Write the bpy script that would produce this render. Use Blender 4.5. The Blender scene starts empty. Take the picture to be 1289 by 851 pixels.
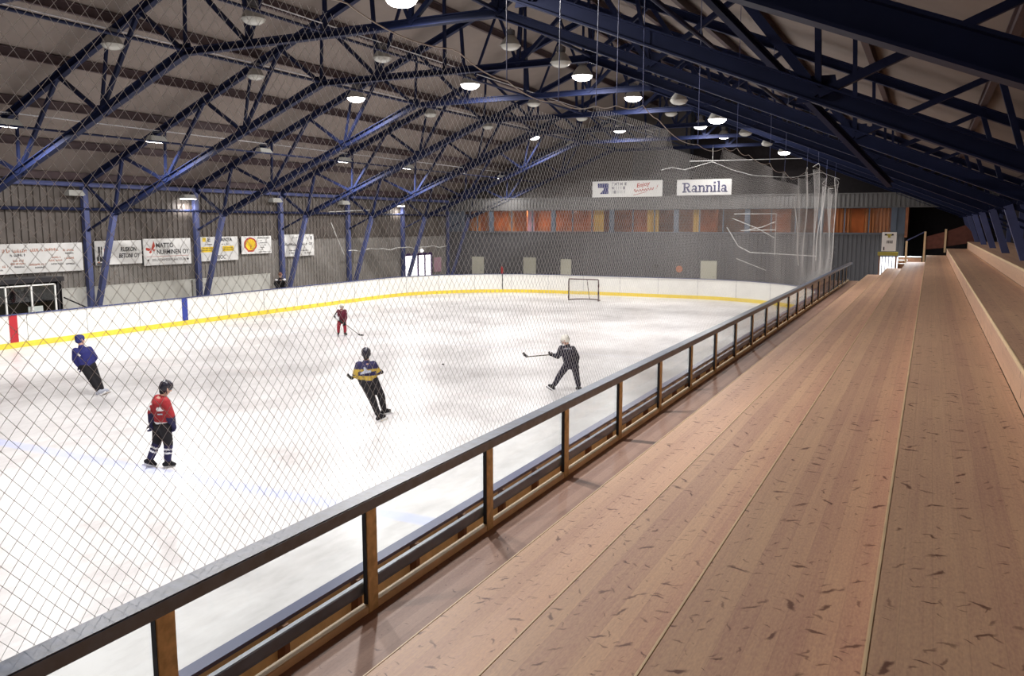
import bpy, bmesh, math, random
from mathutils import Vector, Matrix
R = random.Random(7)
SC = bpy.context.scene
COL = SC.collection
TMP = bpy.data.scenes.new('scratch')

# ------------------------------------------------------------------ materials
MATS = {}
def nt(name):
    m = bpy.data.materials.new(name); m.use_nodes = True
    b = m.node_tree.nodes['Principled BSDF']
    MATS[name] = m
    return m, m.node_tree.nodes, m.node_tree.links, b
def plain(name, col, rough=.6, metal=0, spec=.4, noise=0, nscale=6, bump=0):
    m, N, L, b = nt(name)
    b.inputs['Roughness'].default_value = rough
    b.inputs['Metallic'].default_value = metal
    b.inputs['Specular IOR Level'].default_value = spec
    if noise:
        tc = N.new('ShaderNodeNewGeometry'); n = N.new('ShaderNodeTexNoise'); n.inputs['Scale'].default_value = nscale
        n.inputs['Detail'].default_value = 5
        L.new(tc.outputs['Position'], n.inputs['Vector'])
        r = N.new('ShaderNodeMapRange'); r.inputs[1].default_value = .3; r.inputs[2].default_value = .7
        r.inputs[3].default_value = 1-noise; r.inputs[4].default_value = 1+noise
        L.new(n.outputs['Fac'], r.inputs[0])
        mx = N.new('ShaderNodeVectorMath'); mx.operation = 'SCALE'; mx.inputs[0].default_value = col
        L.new(r.outputs[0], mx.inputs['Scale']); L.new(mx.outputs[0], b.inputs['Base Color'])
        if bump:
            bp = N.new('ShaderNodeBump'); bp.inputs['Strength'].default_value = bump; bp.inputs['Distance'].default_value = .01
            L.new(n.outputs['Fac'], bp.inputs['Height']); L.new(bp.outputs[0], b.inputs['Normal'])
    else:
        b.inputs['Base Color'].default_value = (*col, 1)
    return m
def emit(name, col, s):
    m, N, L, b = nt(name)
    b.inputs['Base Color'].default_value = (*col, 1)
    b.inputs['Emission Color'].default_value = (*col, 1); b.inputs['Emission Strength'].default_value = s
    return m
def wood(name, col, dark, plank=.125, knots=1.0, worn=0.0, knot_col=(.11, .038, .025)):
    """planks running along y, grain and small dark knots"""
    m, N, L, b = nt(name)
    g = N.new('ShaderNodeNewGeometry'); sep = N.new('ShaderNodeSeparateXYZ'); L.new(g.outputs['Position'], sep.inputs[0])
    def math_(op, a, v=None):
        n = N.new('ShaderNodeMath'); n.operation = op
        if hasattr(a, 'is_output'): L.new(a, n.inputs[0])
        else: n.inputs[0].default_value = a
        if v is not None:
            if hasattr(v, 'is_output'): L.new(v, n.inputs[1])
            else: n.inputs[1].default_value = v
        return n.outputs[0]
    # plank coordinate: x on a tread, z on a riser (sum works for both)
    u = math_('ADD', sep.outputs['X'], sep.outputs['Z'])
    u = math_('DIVIDE', u, plank)
    idx = math_('FLOOR', u); fr = math_('FRACT', u)
    wn = N.new('ShaderNodeTexWhiteNoise'); wn.noise_dimensions = '1D'; L.new(idx, wn.inputs['W'])
    # grain
    cmb = N.new('ShaderNodeCombineXYZ')
    L.new(math_('MULTIPLY', u, 6.0), cmb.inputs[0]); L.new(math_('MULTIPLY', sep.outputs['Y'], .7), cmb.inputs[1]); L.new(math_('MULTIPLY', wn.outputs[0], 37.0), cmb.inputs[2])
    gr = N.new('ShaderNodeTexNoise'); gr.inputs['Scale'].default_value = 1.0; gr.inputs['Detail'].default_value = 6; gr.inputs['Roughness'].default_value = .65
    L.new(cmb.outputs[0], gr.inputs['Vector'])
    # large worn patches
    big = N.new('ShaderNodeTexNoise'); big.inputs['Scale'].default_value = .8; big.inputs['Detail'].default_value = 4
    L.new(g.outputs['Position'], big.inputs['Vector'])
    f = math_('ADD', math_('MULTIPLY', wn.outputs[0], .35), math_('MULTIPLY', gr.outputs['Fac'], .75))
    f = math_('ADD', f, math_('MULTIPLY', big.outputs['Fac'], .35))
    spk = N.new('ShaderNodeTexNoise'); spk.inputs['Scale'].default_value = 1.0; spk.inputs['Detail'].default_value = 3
    sv = N.new('ShaderNodeVectorMath'); sv.operation = 'MULTIPLY'; sv.inputs[1].default_value = (95, 28, 95); L.new(g.outputs['Position'], sv.inputs[0]); L.new(sv.outputs[0], spk.inputs['Vector'])
    f = math_('ADD', f, math_('MULTIPLY', math_('SUBTRACT', spk.outputs['Fac'], .5), .9))
    f = math_('SUBTRACT', f, .22 - worn)
    mix = N.new('ShaderNodeMix'); mix.data_type = 'RGBA'
    mix.inputs['A'].default_value = (*col, 1); mix.inputs['B'].default_value = (*dark, 1)
    L.new(f, mix.inputs['Factor'])
    # knots: stretched voronoi cells, warped, in clusters
    wrp = N.new('ShaderNodeTexNoise'); wrp.inputs['Scale'].default_value = 13; wrp.inputs['Detail'].default_value = 3
    L.new(g.outputs['Position'], wrp.inputs['Vector'])
    vm = N.new('ShaderNodeVectorMath'); vm.operation = 'MULTIPLY_ADD'
    L.new(wrp.outputs['Color'], vm.inputs[0]); vm.inputs[1].default_value = (.07, .10, .02); L.new(g.outputs['Position'], vm.inputs[2])
    last = mix.outputs['Result']
    for dens, size_, str_, pw in (((6.0, 5.0, 6.0), .40, .85, 2.0), ((11, 9, 11), .42, .6, 1.6)):
        mp = N.new('ShaderNodeVectorMath'); mp.operation = 'MULTIPLY'; mp.inputs[1].default_value = dens; L.new(vm.outputs[0], mp.inputs[0])
        vo = N.new('ShaderNodeTexVoronoi'); vo.inputs['Scale'].default_value = 1.0; vo.inputs['Randomness'].default_value = 1; L.new(mp.outputs[0], vo.inputs['Vector'])
        sp = N.new('ShaderNodeSeparateColor'); L.new(vo.outputs['Color'], sp.inputs[0])
        dv = N.new('ShaderNodeVectorMath'); dv.operation = 'SUBTRACT'; L.new(mp.outputs[0], dv.inputs[0]); L.new(vo.outputs['Position'], dv.inputs[1])
        rot = N.new('ShaderNodeVectorRotate'); rot.rotation_type = 'Z_AXIS'; L.new(dv.outputs[0], rot.inputs['Vector'])
        L.new(math_('MULTIPLY', math_('SUBTRACT', sp.outputs[1], .5), 2.4), rot.inputs['Angle'])
        sc = N.new('ShaderNodeVectorMath'); sc.operation = 'MULTIPLY'; sc.inputs[1].default_value = (1.0, 4.6, .4); L.new(rot.outputs[0], sc.inputs[0])
        ln = N.new('ShaderNodeVectorMath'); ln.operation = 'LENGTH'; L.new(sc.outputs[0], ln.inputs[0])
        size = math_('MULTIPLY', math_('POWER', sp.outputs[0], pw), size_*knots)
        k = N.new('ShaderNodeMapRange'); k.interpolation_type = 'SMOOTHSTEP'
        L.new(math_('DIVIDE', ln.outputs['Value'], math_('ADD', size, .005)), k.inputs[0])
        k.inputs[1].default_value = .4; k.inputs[2].default_value = 1.15; k.inputs[3].default_value = str_; k.inputs[4].default_value = 0
        mk = N.new('ShaderNodeMix'); mk.data_type = 'RGBA'; L.new(k.outputs[0], mk.inputs['Factor']); L.new(last, mk.inputs['A']); mk.inputs['B'].default_value = (*knot_col, 1)
        last = mk.outputs['Result']
    # seams
    e = math_('ABSOLUTE', math_('SUBTRACT', fr, .5))
    s = N.new('ShaderNodeMapRange'); L.new(e, s.inputs[0]); s.inputs[1].default_value = .475; s.inputs[2].default_value = .5; s.inputs[3].default_value = 0; s.inputs[4].default_value = .22
    ms = N.new('ShaderNodeMix'); ms.data_type = 'RGBA'; L.new(s.outputs[0], ms.inputs['Factor']); L.new(mk.outputs['Result'], ms.inputs['A']); ms.inputs['B'].default_value = (dark[0]*.5, dark[1]*.5, dark[2]*.5, 1)
    L.new(ms.outputs['Result'], b.inputs['Base Color'])
    b.inputs['Roughness'].default_value = .5; b.inputs['Specular IOR Level'].default_value = .35
    bp = N.new('ShaderNodeBump'); bp.inputs['Strength'].default_value = .25; bp.inputs['Distance'].default_value = .004
    L.new(gr.outputs['Fac'], bp.inputs['Height']); L.new(bp.outputs[0], b.inputs['Normal'])
    return m

M = {}
M['ice'] = None
M['wood'] = wood('tread_wood', (.73, .485, .295), (.43, .235, .18), .125, 1.15)
M['wood_walk'] = wood('walkway_wood', (.44, .265, .19), (.27, .145, .11), .125, .7, .12)
M['nose'] = plain('pale_pine', (.74, .56, .34), .5, noise=.1, nscale=4)  # on the tier nosing this pale tone stands in for a highlight
M['post_wood'] = plain('post_pine', (.60, .43, .21), .6, noise=.25, nscale=14)
M['ply'] = plain('plywood_back', (.84, .66, .32), .6, noise=.15, nscale=5)
M['stud'] = plain('stud_brown', (.22, .11, .06), .7, noise=.2)
M['rail'] = plain('rail_paint', (.045, .066, .115), .42, spec=1.0, noise=.35, nscale=9, bump=.3)
M['cap'] = plain('board_cap_blue', (.05, .065, .16), .35)
M['board'] = plain('board_white', (.80, .79, .74), .35, noise=.04, nscale=2)
M['kick'] = plain('kick_yellow', (.82, .62, .06), .4, noise=.06)
M['blue_mark'] = plain('mark_blue', (.03, .05, .28), .4)
M['red_mark'] = plain('mark_red', (.42, .02, .03), .4)
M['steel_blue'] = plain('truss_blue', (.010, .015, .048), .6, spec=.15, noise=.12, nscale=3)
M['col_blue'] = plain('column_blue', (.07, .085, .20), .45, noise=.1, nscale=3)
M['purlin'] = plain('purlin_brown', (.06, .038, .042), .6, noise=.15)
M['roof'] = plain('roof_deck', (.20, .165, .145), .7, noise=.06, nscale=1.2)
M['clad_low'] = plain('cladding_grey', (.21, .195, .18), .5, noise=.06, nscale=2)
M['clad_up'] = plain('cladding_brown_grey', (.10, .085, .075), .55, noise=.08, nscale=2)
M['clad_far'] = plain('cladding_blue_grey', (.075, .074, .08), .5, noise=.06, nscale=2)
M['fascia'] = plain('fascia_grey', (.115, .113, .112), .5, noise=.05, nscale=2)
M['gable'] = plain('gable_grey', (.085, .075, .07), .6, noise=.1, nscale=1.5)
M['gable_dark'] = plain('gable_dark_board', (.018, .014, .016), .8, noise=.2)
M['wall_panel'] = plain('pale_panel', (.52, .52, .48), .5, noise=.06, nscale=3)
M['concrete'] = plain('concrete', (.22, .21, .2), .8, noise=.15, nscale=2)
M['dark'] = plain('near_black', (.012, .011, .014), .6)
M['black'] = plain('black_cloth', (.007, .006, .009), .8, noise=.3, nscale=20)
M['white'] = plain('white_paint', (.8, .8, .78), .4)
M['sign'] = plain('sign_white', (.72, .72, .70), .35, noise=.04, nscale=3)
M['sign_back'] = plain('sign_edge', (.03, .03, .04), .5)
M['ink'] = plain('ink_black', (.015, .015, .02), .5)
M['ink_grey'] = plain('ink_grey', (.22, .22, .25), .5)
M['ink_red'] = plain('ink_red', (.42, .05, .03), .5)
M['ink_orange'] = plain('ink_rust', (.45, .16, .08), .5)
M['ink_navy'] = plain('ink_navy', (.02, .025, .14), .5)
M['yellow'] = plain('sign_yellow', (.82, .58, .03), .45)
M['olive'] = plain('olive_yellow', (.35, .30, .05), .5)
M['rope'] = plain('rope', (.62, .62, .60), .8)
M['twine'] = plain('twine', (.60, .59, .58), .8)
_t = M['twine'].node_tree; _tr = _t.nodes.new('ShaderNodeBsdfTranslucent'); _tr.inputs[0].default_value = (.62, .61, .60, 1); _mx = _t.nodes.new('ShaderNodeMixShader'); _mx.inputs[0].default_value = .5
_t.links.new(_t.nodes['Principled BSDF'].outputs[0], _mx.inputs[1]); _t.links.new(_tr.outputs[0], _mx.inputs[2]); _t.links.new(_mx.outputs[0], _t.nodes['Material Output'].inputs['Surface'])
M['lamp_body'] = plain('lamp_enamel', (.42, .42, .39), .4)
M['lamp_box'] = plain('lamp_gear_box', (.10, .10, .11), .5)
M['lens_off'] = plain('lens_unlit', (.5, .5, .46), .2)
M['lens_on'] = emit('lens_lit', (1, .97, .93), 14)
M['cable'] = plain('pale_conduit', (.5, .5, .52), .5)
M['steel'] = plain('bright_steel', (.6, .6, .62), .25, 1)
M['goal'] = plain('goal_frame_dark', (.07, .03, .03), .4)
M['goalnet'] = plain('goal_net_twine', (.5, .5, .48), .9)
M['skin'] = plain('skin', (.55, .33, .25), .5)
M['gal_wood'] = plain('gallery_wall_orange', (.36, .13, .055), .6, noise=.35, nscale=1.6)
M['gal_floor'] = plain('gallery_floor', (.12, .06, .04), .6)
M['curtain'] = plain('curtain_orange', (.60, .22, .08), .8)
M['curtain_pink'] = plain('curtain_pink', (.72, .38, .45), .8)
M['curtain_yellow'] = plain('curtain_ochre', (.62, .36, .08), .8)
M['mullion'] = plain('mullion_blue_grey', (.085, .105, .14), .5)
M['door_beige'] = plain('door_beige', (.42, .41, .33), .5)
M['daylight'] = emit('daylit_opal', (1, .98, 1), 1.6)
M['barrier'] = plain('barrier_red_brown', (.14, .045, .03), .6, noise=.2)
M['purple'] = plain('door_frame_purple', (.05, .02, .09), .5)
M['red'] = plain('bright_red', (.5, .03, .03), .4)
M['pink'] = plain('poster_pink', (.45, .28, .33), .5)

def make_ice():
    m, N, L, b = nt('rink_ice')
    g = N.new('ShaderNodeNewGeometry')
    n1 = N.new('ShaderNodeTexNoise'); n1.inputs['Scale'].default_value = .35; n1.inputs['Detail'].default_value = 6
    n2 = N.new('ShaderNodeTexNoise'); n2.inputs['Scale'].default_value = 3.2; n2.inputs['Detail'].default_value = 8; n2.inputs['Roughness'].default_value = .7
    st = N.new('ShaderNodeVectorMath'); st.operation = 'MULTIPLY'; st.inputs[1].default_value = (1, .35, 1)
    L.new(g.outputs['Position'], n1.inputs['Vector']); L.new(g.outputs['Position'], st.inputs[0]); L.new(st.outputs[0], n2.inputs['Vector'])
    ad = N.new('ShaderNodeMath'); ad.operation = 'MULTIPLY_ADD'; L.new(n2.outputs['Fac'], ad.inputs[0]); ad.inputs[1].default_value = .55; L.new(n1.outputs['Fac'], ad.inputs[2])
    cr = N.new('ShaderNodeValToRGB'); L.new(ad.outputs[0], cr.inputs[0])
    cr.color_ramp.elements[0].position = .55; cr.color_ramp.elements[0].color = (.40, .384, .384, 1)
    cr.color_ramp.elements[1].position = .95; cr.color_ramp.elements[1].color = (.71, .70, .70, 1)
    # faint painted lines under the ice
    sep = N.new('ShaderNodeSeparateXYZ'); L.new(g.outputs['Position'], sep.inputs[0])
    last = cr.outputs[0]
    for y, w, col, k in ((10.1, .16, (.40, .46, .78, 1), .6), (26.2, .15, (.6, .64, .82, 1), .12), (18.4, .15, (.8, .6, .6, 1), .08), (44.6, .03, (.8, .5, .5, 1), .15)):
        s = N.new('ShaderNodeMath'); s.operation = 'SUBTRACT'; L.new(sep.outputs['Y'], s.inputs[0]); s.inputs[1].default_value = y
        a = N.new('ShaderNodeMath'); a.operation = 'ABSOLUTE'; L.new(s.outputs[0], a.inputs[0])
        r = N.new('ShaderNodeMapRange'); L.new(a.outputs[0], r.inputs[0]); r.inputs[1].default_value = w*.7; r.inputs[2].default_value = w*1.3; r.inputs[3].default_value = k; r.inputs[4].default_value = 0
        mx = N.new('ShaderNodeMix'); mx.data_type = 'RGBA'; L.new(r.outputs[0], mx.inputs['Factor']); L.new(last, mx.inputs['A']); mx.inputs['B'].default_value = col
        last = mx.outputs['Result']
    L.new(last, b.inputs['Base Color'])
    b.inputs['Roughness'].default_value = .32; b.inputs['Specular IOR Level'].default_value = .35
    bp = N.new('ShaderNodeBump'); bp.inputs['Strength'].default_value = .12; bp.inputs['Distance'].default_value = .01
    L.new(n2.outputs['Fac'], bp.inputs['Height']); L.new(bp.outputs[0], b.inputs['Normal'])
    return m
M['ice'] = make_ice()
def make_glass():
    m, N, L, b = nt('window_glass')
    out = N['Material Output']
    t = N.new('ShaderNodeBsdfTransparent'); t.inputs[0].default_value = (.93, .95, .95, 1)
    gl = N.new('ShaderNodeBsdfGlossy'); gl.inputs['Roughness'].default_value = .03
    lw = N.new('ShaderNodeLayerWeight'); lw.inputs[0].default_value = .5
    pw = N.new('ShaderNodeMath'); pw.operation = 'POWER'; L.new(lw.outputs['Facing'], pw.inputs[0]); pw.inputs[1].default_value = 5
    fr = N.new('ShaderNodeMath'); fr.operation = 'MULTIPLY_ADD'; L.new(pw.outputs[0], fr.inputs[0]); fr.inputs[1].default_value = .8; fr.inputs[2].default_value = .035
    mx = N.new('ShaderNodeMixShader'); L.new(fr.outputs[0], mx.inputs[0]); L.new(t.outputs[0], mx.inputs[1]); L.new(gl.outputs[0], mx.inputs[2])
    L.new(mx.outputs[0], out.inputs['Surface'])
    return m
M['glass'] = make_glass()

# ------------------------------------------------------------------ mesh helpers
class MB:
    def __init__(s): s.v = []; s.f = []; s.mi = []
    def add(s, vs, fs, mi=0):
        o = len(s.v); s.v += [tuple(v) for v in vs]; s.f += [tuple(i+o for i in f) for f in fs]; s.mi += [mi]*len(fs); return s
    def box(s, x0, x1, y0, y1, z0, z1, mi=0):
        v = [(x, y, z) for z in (z0, z1) for y in (y0, y1) for x in (x0, x1)]
        return s.add(v, [(0, 2, 3, 1), (4, 5, 7, 6), (0, 1, 5, 4), (2, 6, 7, 3), (0, 4, 6, 2), (1, 3, 7, 5)], mi)
    def bbox(s, x0, x1, y0, y1, z0, z1, b=.01, mi=0):
        """box with bevelled edges"""
        bm = bmesh.new(); bmesh.ops.create_cube(bm, size=1)
        for q in bm.verts: q.co = Vector(((x0+x1)/2+q.co.x*(x1-x0), (y0+y1)/2+q.co.y*(y1-y0), (z0+z1)/2+q.co.z*(z1-z0)))
        bmesh.ops.bevel(bm, geom=bm.edges[:], offset=b, segments=2, affect='EDGES')
        bm.verts.index_update()
        s.add([q.co[:] for q in bm.verts], [[q.index for q in f.verts] for f in bm.faces], mi); bm.free(); return s
    def beam(s, p, q, w, h, up=(0, 0, 1), mi=0):
        p, q = Vector(p), Vector(q); d = (q-p).normalized(); up = Vector(up)
        if abs(d.dot(up)) > .99: up = Vector((0, 1, 0))
        a = d.cross(up).normalized()*w/2; b = a.cross(d).normalized()*h/2
        v = [p-a-b, p+a-b, p+a+b, p-a+b, q-a-b, q+a-b, q+a+b, q-a+b]
        return s.add(v, [(3, 2, 1, 0), (4, 5, 6, 7), (0, 1, 5, 4), (1, 2, 6, 5), (2, 3, 7, 6), (3, 0, 4, 7)], mi)
    def ibeam(s, p, q, w, h, t=.025, up=(0, 0, 1)):
        p, q = Vector(p), Vector(q); d = (q-p).normalized(); a = d.cross(Vector(up)).normalized(); b = a.cross(d).normalized()
        s.beam(p+b*(h/2-t/2), q+b*(h/2-t/2), w, t, up); s.beam(p-b*(h/2-t/2), q-b*(h/2-t/2), w, t, up); s.beam(p, q, t*1.4, h-2*t, up); return s
    def tube(s, pts, r, n=6, cap=True, mi=0):
        pts = [Vector(p) for p in pts]; rr = r if isinstance(r, (list, tuple)) else [r]*len(pts)
        o = len(s.v); a = None
        for i, p in enumerate(pts):
            d = ((pts[i+1]-p) if i == 0 else (p-pts[i-1]) if i == len(pts)-1 else (pts[i+1]-pts[i-1]))
            d = d.normalized() if d.length > 1e-9 else Vector((0, 0, 1))
            if a is None: a = d.orthogonal().normalized()
            else:
                a = a-d*a.dot(d); a = a.normalized() if a.length > 1e-6 else d.orthogonal().normalized()
            b = d.cross(a)
            for k in range(n):
                t = 2*math.pi*k/n; s.v.append(tuple(p+(a*math.cos(t)+b*math.sin(t))*rr[i]))
        for i in range(len(pts)-1):
            for k in range(n):
                k2 = (k+1) % n; s.f.append((o+i*n+k, o+i*n+k2, o+(i+1)*n+k2, o+(i+1)*n+k)); s.mi.append(mi)
        if cap:
            s.f.append(tuple(o+k for k in reversed(range(n)))); s.f.append(tuple(o+(len(pts)-1)*n+k for k in range(n))); s.mi += [mi, mi]
        return s
    def lathe(s, c, prof, n=20, mi=0):
        """prof: (radius, z) down the axis"""
        o = len(s.v)
        for r, z in prof:
            for k in range(n):
                t = 2*math.pi*k/n; s.v.append((c[0]+r*math.cos(t), c[1]+r*math.sin(t), c[2]+z))
        for i in range(len(prof)-1):
            for k in range(n):
                k2 = (k+1) % n; s.f.append((o+i*n+k, o+i*n+k2, o+(i+1)*n+k2, o+(i+1)*n+k)); s.mi.append(mi)
        return s
    def prism(s, poly, axis, a0, a1, mi=0):
        """closed polygon extruded; axis x: poly=(y,z)  y: (x,z)  z: (x,y)"""
        def P(u, w, a): return {'x': (a, u, w), 'y': (u, a, w), 'z': (u, w, a)}[axis]
        n = len(poly); v = [P(u, w, a0) for u, w in poly]+[P(u, w, a1) for u, w in poly]
        f = [tuple(range(n)), tuple(range(2*n-1, n-1, -1))]+[(i, i+n, (i+1) % n+n, (i+1) % n) for i in range(n)]
        return s.add(v, f, mi)
    def build(s, name, mat, parent=None, loc=None, local=False, smooth=False):
        base = Vector((0, 0, 0))
        if not local:
            base = Vector(loc or (0, 0, 0)); q = parent
            if q: base = Vector((0, 0, 0))
            while q: base += Vector(q.location); q = q.parent
        me = bpy.data.meshes.new(name); me.from_pydata([tuple(Vector(v)-base) for v in s.v], [], s.f)
        for m in (mat if isinstance(mat, (list, tuple)) else [mat]): me.materials.append(M[m])
        me.polygons.foreach_set('material_index', s.mi)
        bm = bmesh.new(); bm.from_mesh(me); bmesh.ops.recalc_face_normals(bm, faces=bm.faces[:]); bm.to_mesh(me); bm.free()
        if smooth: me.polygons.foreach_set('use_smooth', [True]*len(me.polygons))
        o = bpy.data.objects.new(name, me); COL.objects.link(o)
        if parent: o.parent = parent
        elif not local: o.location = base
        return o
def tag(o, label=None, cat=None, group=None, kind=None):
    if label: o['label'] = label
    if cat: o['category'] = cat
    if group: o['group'] = group
    if kind: o['kind'] = kind
    return o
def empty(name, loc, label, cat, group=None, rz=0):
    o = bpy.data.objects.new(name, None); o.empty_display_size = .2; COL.objects.link(o); o.location = loc; o.rotation_euler = (0, 0, rz)
    return tag(o, label, cat, group)
def copy_tree(o, parent=None):
    c = o.copy(); COL.objects.link(c)
    if parent: c.parent = parent
    for ch in list(o.children): copy_tree(ch, c)
    return c
def struct(o): o['kind'] = 'structure'; return o
def text_mesh(s, w, h, bold=0.0, shear=0.0):
    """verts (x,y) and faces of a word fitted to w x h, origin at its lower left"""
    cu = bpy.data.curves.new('t', 'FONT'); cu.body = s; cu.offset = bold; cu.shear = shear; cu.resolution_u = 3
    o = bpy.data.objects.new('t', cu); TMP.collection.objects.link(o); TMP.view_layers[0].update()
    dg = TMP.view_layers[0].depsgraph; dg.update()
    me = bpy.data.meshes.new_from_object(o.evaluated_get(dg))
    vs = [v.co[:2] for v in me.vertices]; fs = [tuple(p.vertices) for p in me.polygons]
    bpy.data.objects.remove(o); bpy.data.curves.remove(cu); bpy.data.meshes.remove(me)
    x0 = min(v[0] for v in vs); x1 = max(v[0] for v in vs); y0 = min(v[1] for v in vs); y1 = max(v[1] for v in vs)
    return [((x-x0)/(x1-x0)*w, (y-y0)/(y1-y0)*h) for x, y in vs], fs
def lettering(mb, s, org, ax, w, h, mi=0, bold=.0, shear=0, rot=0):
    vs, fs = text_mesh(s, w, h, bold, shear); ax = Vector(ax); org = Vector(org)
    c, sn = math.cos(rot), math.sin(rot)
    mb.add([org+ax*(x*c-y*sn)+Vector((0, 0, x*sn+y*c)) for x, y in vs], fs, mi)
def blob(name, caps, voxel, mat, parent, matfn=None, smooth=2):
    """one continuous surface from tapered capsules, fused by a voxel remesh. caps: (p, q, r1, r2)"""
    bm = bmesh.new()
    for p, q, r1, r2 in caps:
        p, q = Vector(p), Vector(q); d = q-p; n = max(1, int(d.length/(min(r1, r2)*.5)))
        n = min(n, 24)
        # lathe around the axis
        ax = d.normalized() if d.length > 1e-6 else Vector((0, 0, 1)); a = ax.orthogonal().normalized(); b = ax.cross(a)
        rings = []
        for k in (-80, -50, -20): rings.append((p+ax*r1*math.sin(math.radians(k)), r1*math.cos(math.radians(k))))
        for k in range(n+1):
            t = k/n; rings.append((p+d*t, r1+(r2-r1)*t))
        for k in (20, 50, 80): rings.append((q+ax*r2*math.sin(math.radians(k)), r2*math.cos(math.radians(k))))
        S = 12; vs = []
        for c, r in rings: vs.append([bm.verts.new(c+(a*math.cos(2*math.pi*j/S)+b*math.sin(2*math.pi*j/S))*r) for j in range(S)])
        for i in range(len(vs)-1):
            for j in range(S): bm.faces.new((vs[i][j], vs[i][(j+1) % S], vs[i+1][(j+1) % S], vs[i+1][j]))
        bm.faces.new(list(reversed(vs[0]))); bm.faces.new(vs[-1])
    bmesh.ops.recalc_face_normals(bm, faces=bm.faces[:])
    me = bpy.data.meshes.new('b'); bm.to_mesh(me); bm.free()
    o = bpy.data.objects.new('b', me); TMP.collection.objects.link(o)
    r = o.modifiers.new('r', 'REMESH'); r.mode = 'VOXEL'; r.voxel_size = voxel
    sm = o.modifiers.new('s', 'SMOOTH'); sm.iterations = smooth; sm.factor = .5
    TMP.view_layers[0].update(); dg = TMP.view_layers[0].depsgraph; dg.update()
    m2 = bpy.data.meshes.new_from_object(o.evaluated_get(dg)); m2.name = name
    bpy.data.objects.remove(o); bpy.data.meshes.remove(me)
    m2.materials.clear()
    for k in (mat if isinstance(mat, (list, tuple)) else [mat]): m2.materials.append(M[k])
    m2.polygons.foreach_set('use_smooth', [True]*len(m2.polygons))
    if matfn:
        for p in m2.polygons: p.material_index = matfn(p.center, p.normal)
    ob = bpy.data.objects.new(name, m2); COL.objects.link(ob)
    if parent: ob.parent = parent
    return ob
ORD = ['first', 'second', 'third', 'fourth', 'fifth', 'sixth', 'seventh', 'eighth', 'ninth', 'tenth', 'eleventh', 'twelfth', 'thirteenth', 'fourteenth', 'fifteenth', 'sixteenth', 'seventeenth', 'eighteenth', 'nineteenth', 'twentieth', 'twenty-first', 'twenty-second', 'twenty-third', 'twenty-fourth', 'twenty-fifth', 'twenty-sixth', 'twenty-seventh', 'twenty-eighth']

# ------------------------------------------------------------------ key dimensions (metres; ice at z = 0)
ZC = 4.375                        # eye height
XC = -14.37                       # ridge of the hall
XL, XR = -32.4, 3.6               # side walls
Y0, Y1 = -14.0, 54.0              # near end, far gallery front
BL, BR, BN, BF = -28.9, -4.6, -11.3, 48.7   # rink boards
def mir(x): return 2*XC-x
def roof_z(x): return 6.1+.41*((x+32.2) if x < XC else (mir(x)+32.2))

# ------------------------------------------------------------------ shell
struct(MB().box(XL-.3, XR+.3, Y0-.3, Y1+8, -.25, -.02).build('floor', 'concrete'))
def rrect(x0, x1, y0, y1, r, n=14):
    pts = []
    for cx, cy, a in ((x1-r, y1-r, 0), (x0+r, y1-r, 90), (x0+r, y0+r, 180), (x1-r, y0+r, 270)):
        for k in range(n+1):
            t = math.radians(a+90*k/n); pts.append((cx+r*math.cos(t), cy+r*math.sin(t)))
    return pts
RR = 8.0
ice = MB().prism(rrect(BL-.02, BR+.02, BN-.02, BF+.02, RR), 'z', -.02, 0).build('floor_ice', 'ice'); struct(ice)

def corrug(mb, x, y0, y1, z0, z1, pitch=.25, d=.035, sgn=1, mi=0):
    """trapezoid sheet in the plane x, ribs vertical"""
    n = int(round((y1-y0)/pitch)); P = []
    for i in range(n):
        y = y0+i*pitch
        P += [(x, y), (x, y+pitch*.42), (x+sgn*d, y+pitch*.5), (x+sgn*d, y+pitch*.92)]
    P.append((x, y0+n*pitch))
    v = [(a, b, z) for z in (z0, z1) for a, b in P]; k = len(P)
    mb.add(v, [(i, i+1, k+i+1, k+i) for i in range(k-1)], mi)
def corrug_x(mb, y, x0, x1, z0, z1, pitch=.25, d=.035, sgn=-1, mi=0):
    m = MB(); corrug(m, 0, x0, x1, z0, z1, pitch, d, 1)
    mb.add([(v[1], y+sgn*v[0], v[2]) for v in m.v], m.f, mi)
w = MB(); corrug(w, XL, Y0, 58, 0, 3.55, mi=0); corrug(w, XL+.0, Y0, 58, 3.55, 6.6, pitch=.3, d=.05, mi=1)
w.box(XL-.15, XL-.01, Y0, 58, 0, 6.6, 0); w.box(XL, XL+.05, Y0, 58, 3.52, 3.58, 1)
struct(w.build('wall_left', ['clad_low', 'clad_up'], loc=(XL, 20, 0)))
w = MB(); corrug(w, XR, Y0, 60, 0, 6.6, sgn=-1); w.box(XR+.01, XR+.15, Y0, 60, 0, 6.6); struct(w.build('wall_right', 'gable_dark', loc=(XR, 20, 0)))
w = MB(); w.prism([(XL, 0), (XR, 0), (XR, 6.6), (XC, 14), (XL, 6.6)], 'y', Y0-.2, Y0); struct(w.build('wall_near', 'clad_up', loc=(XC, Y0, 0)))
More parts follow.
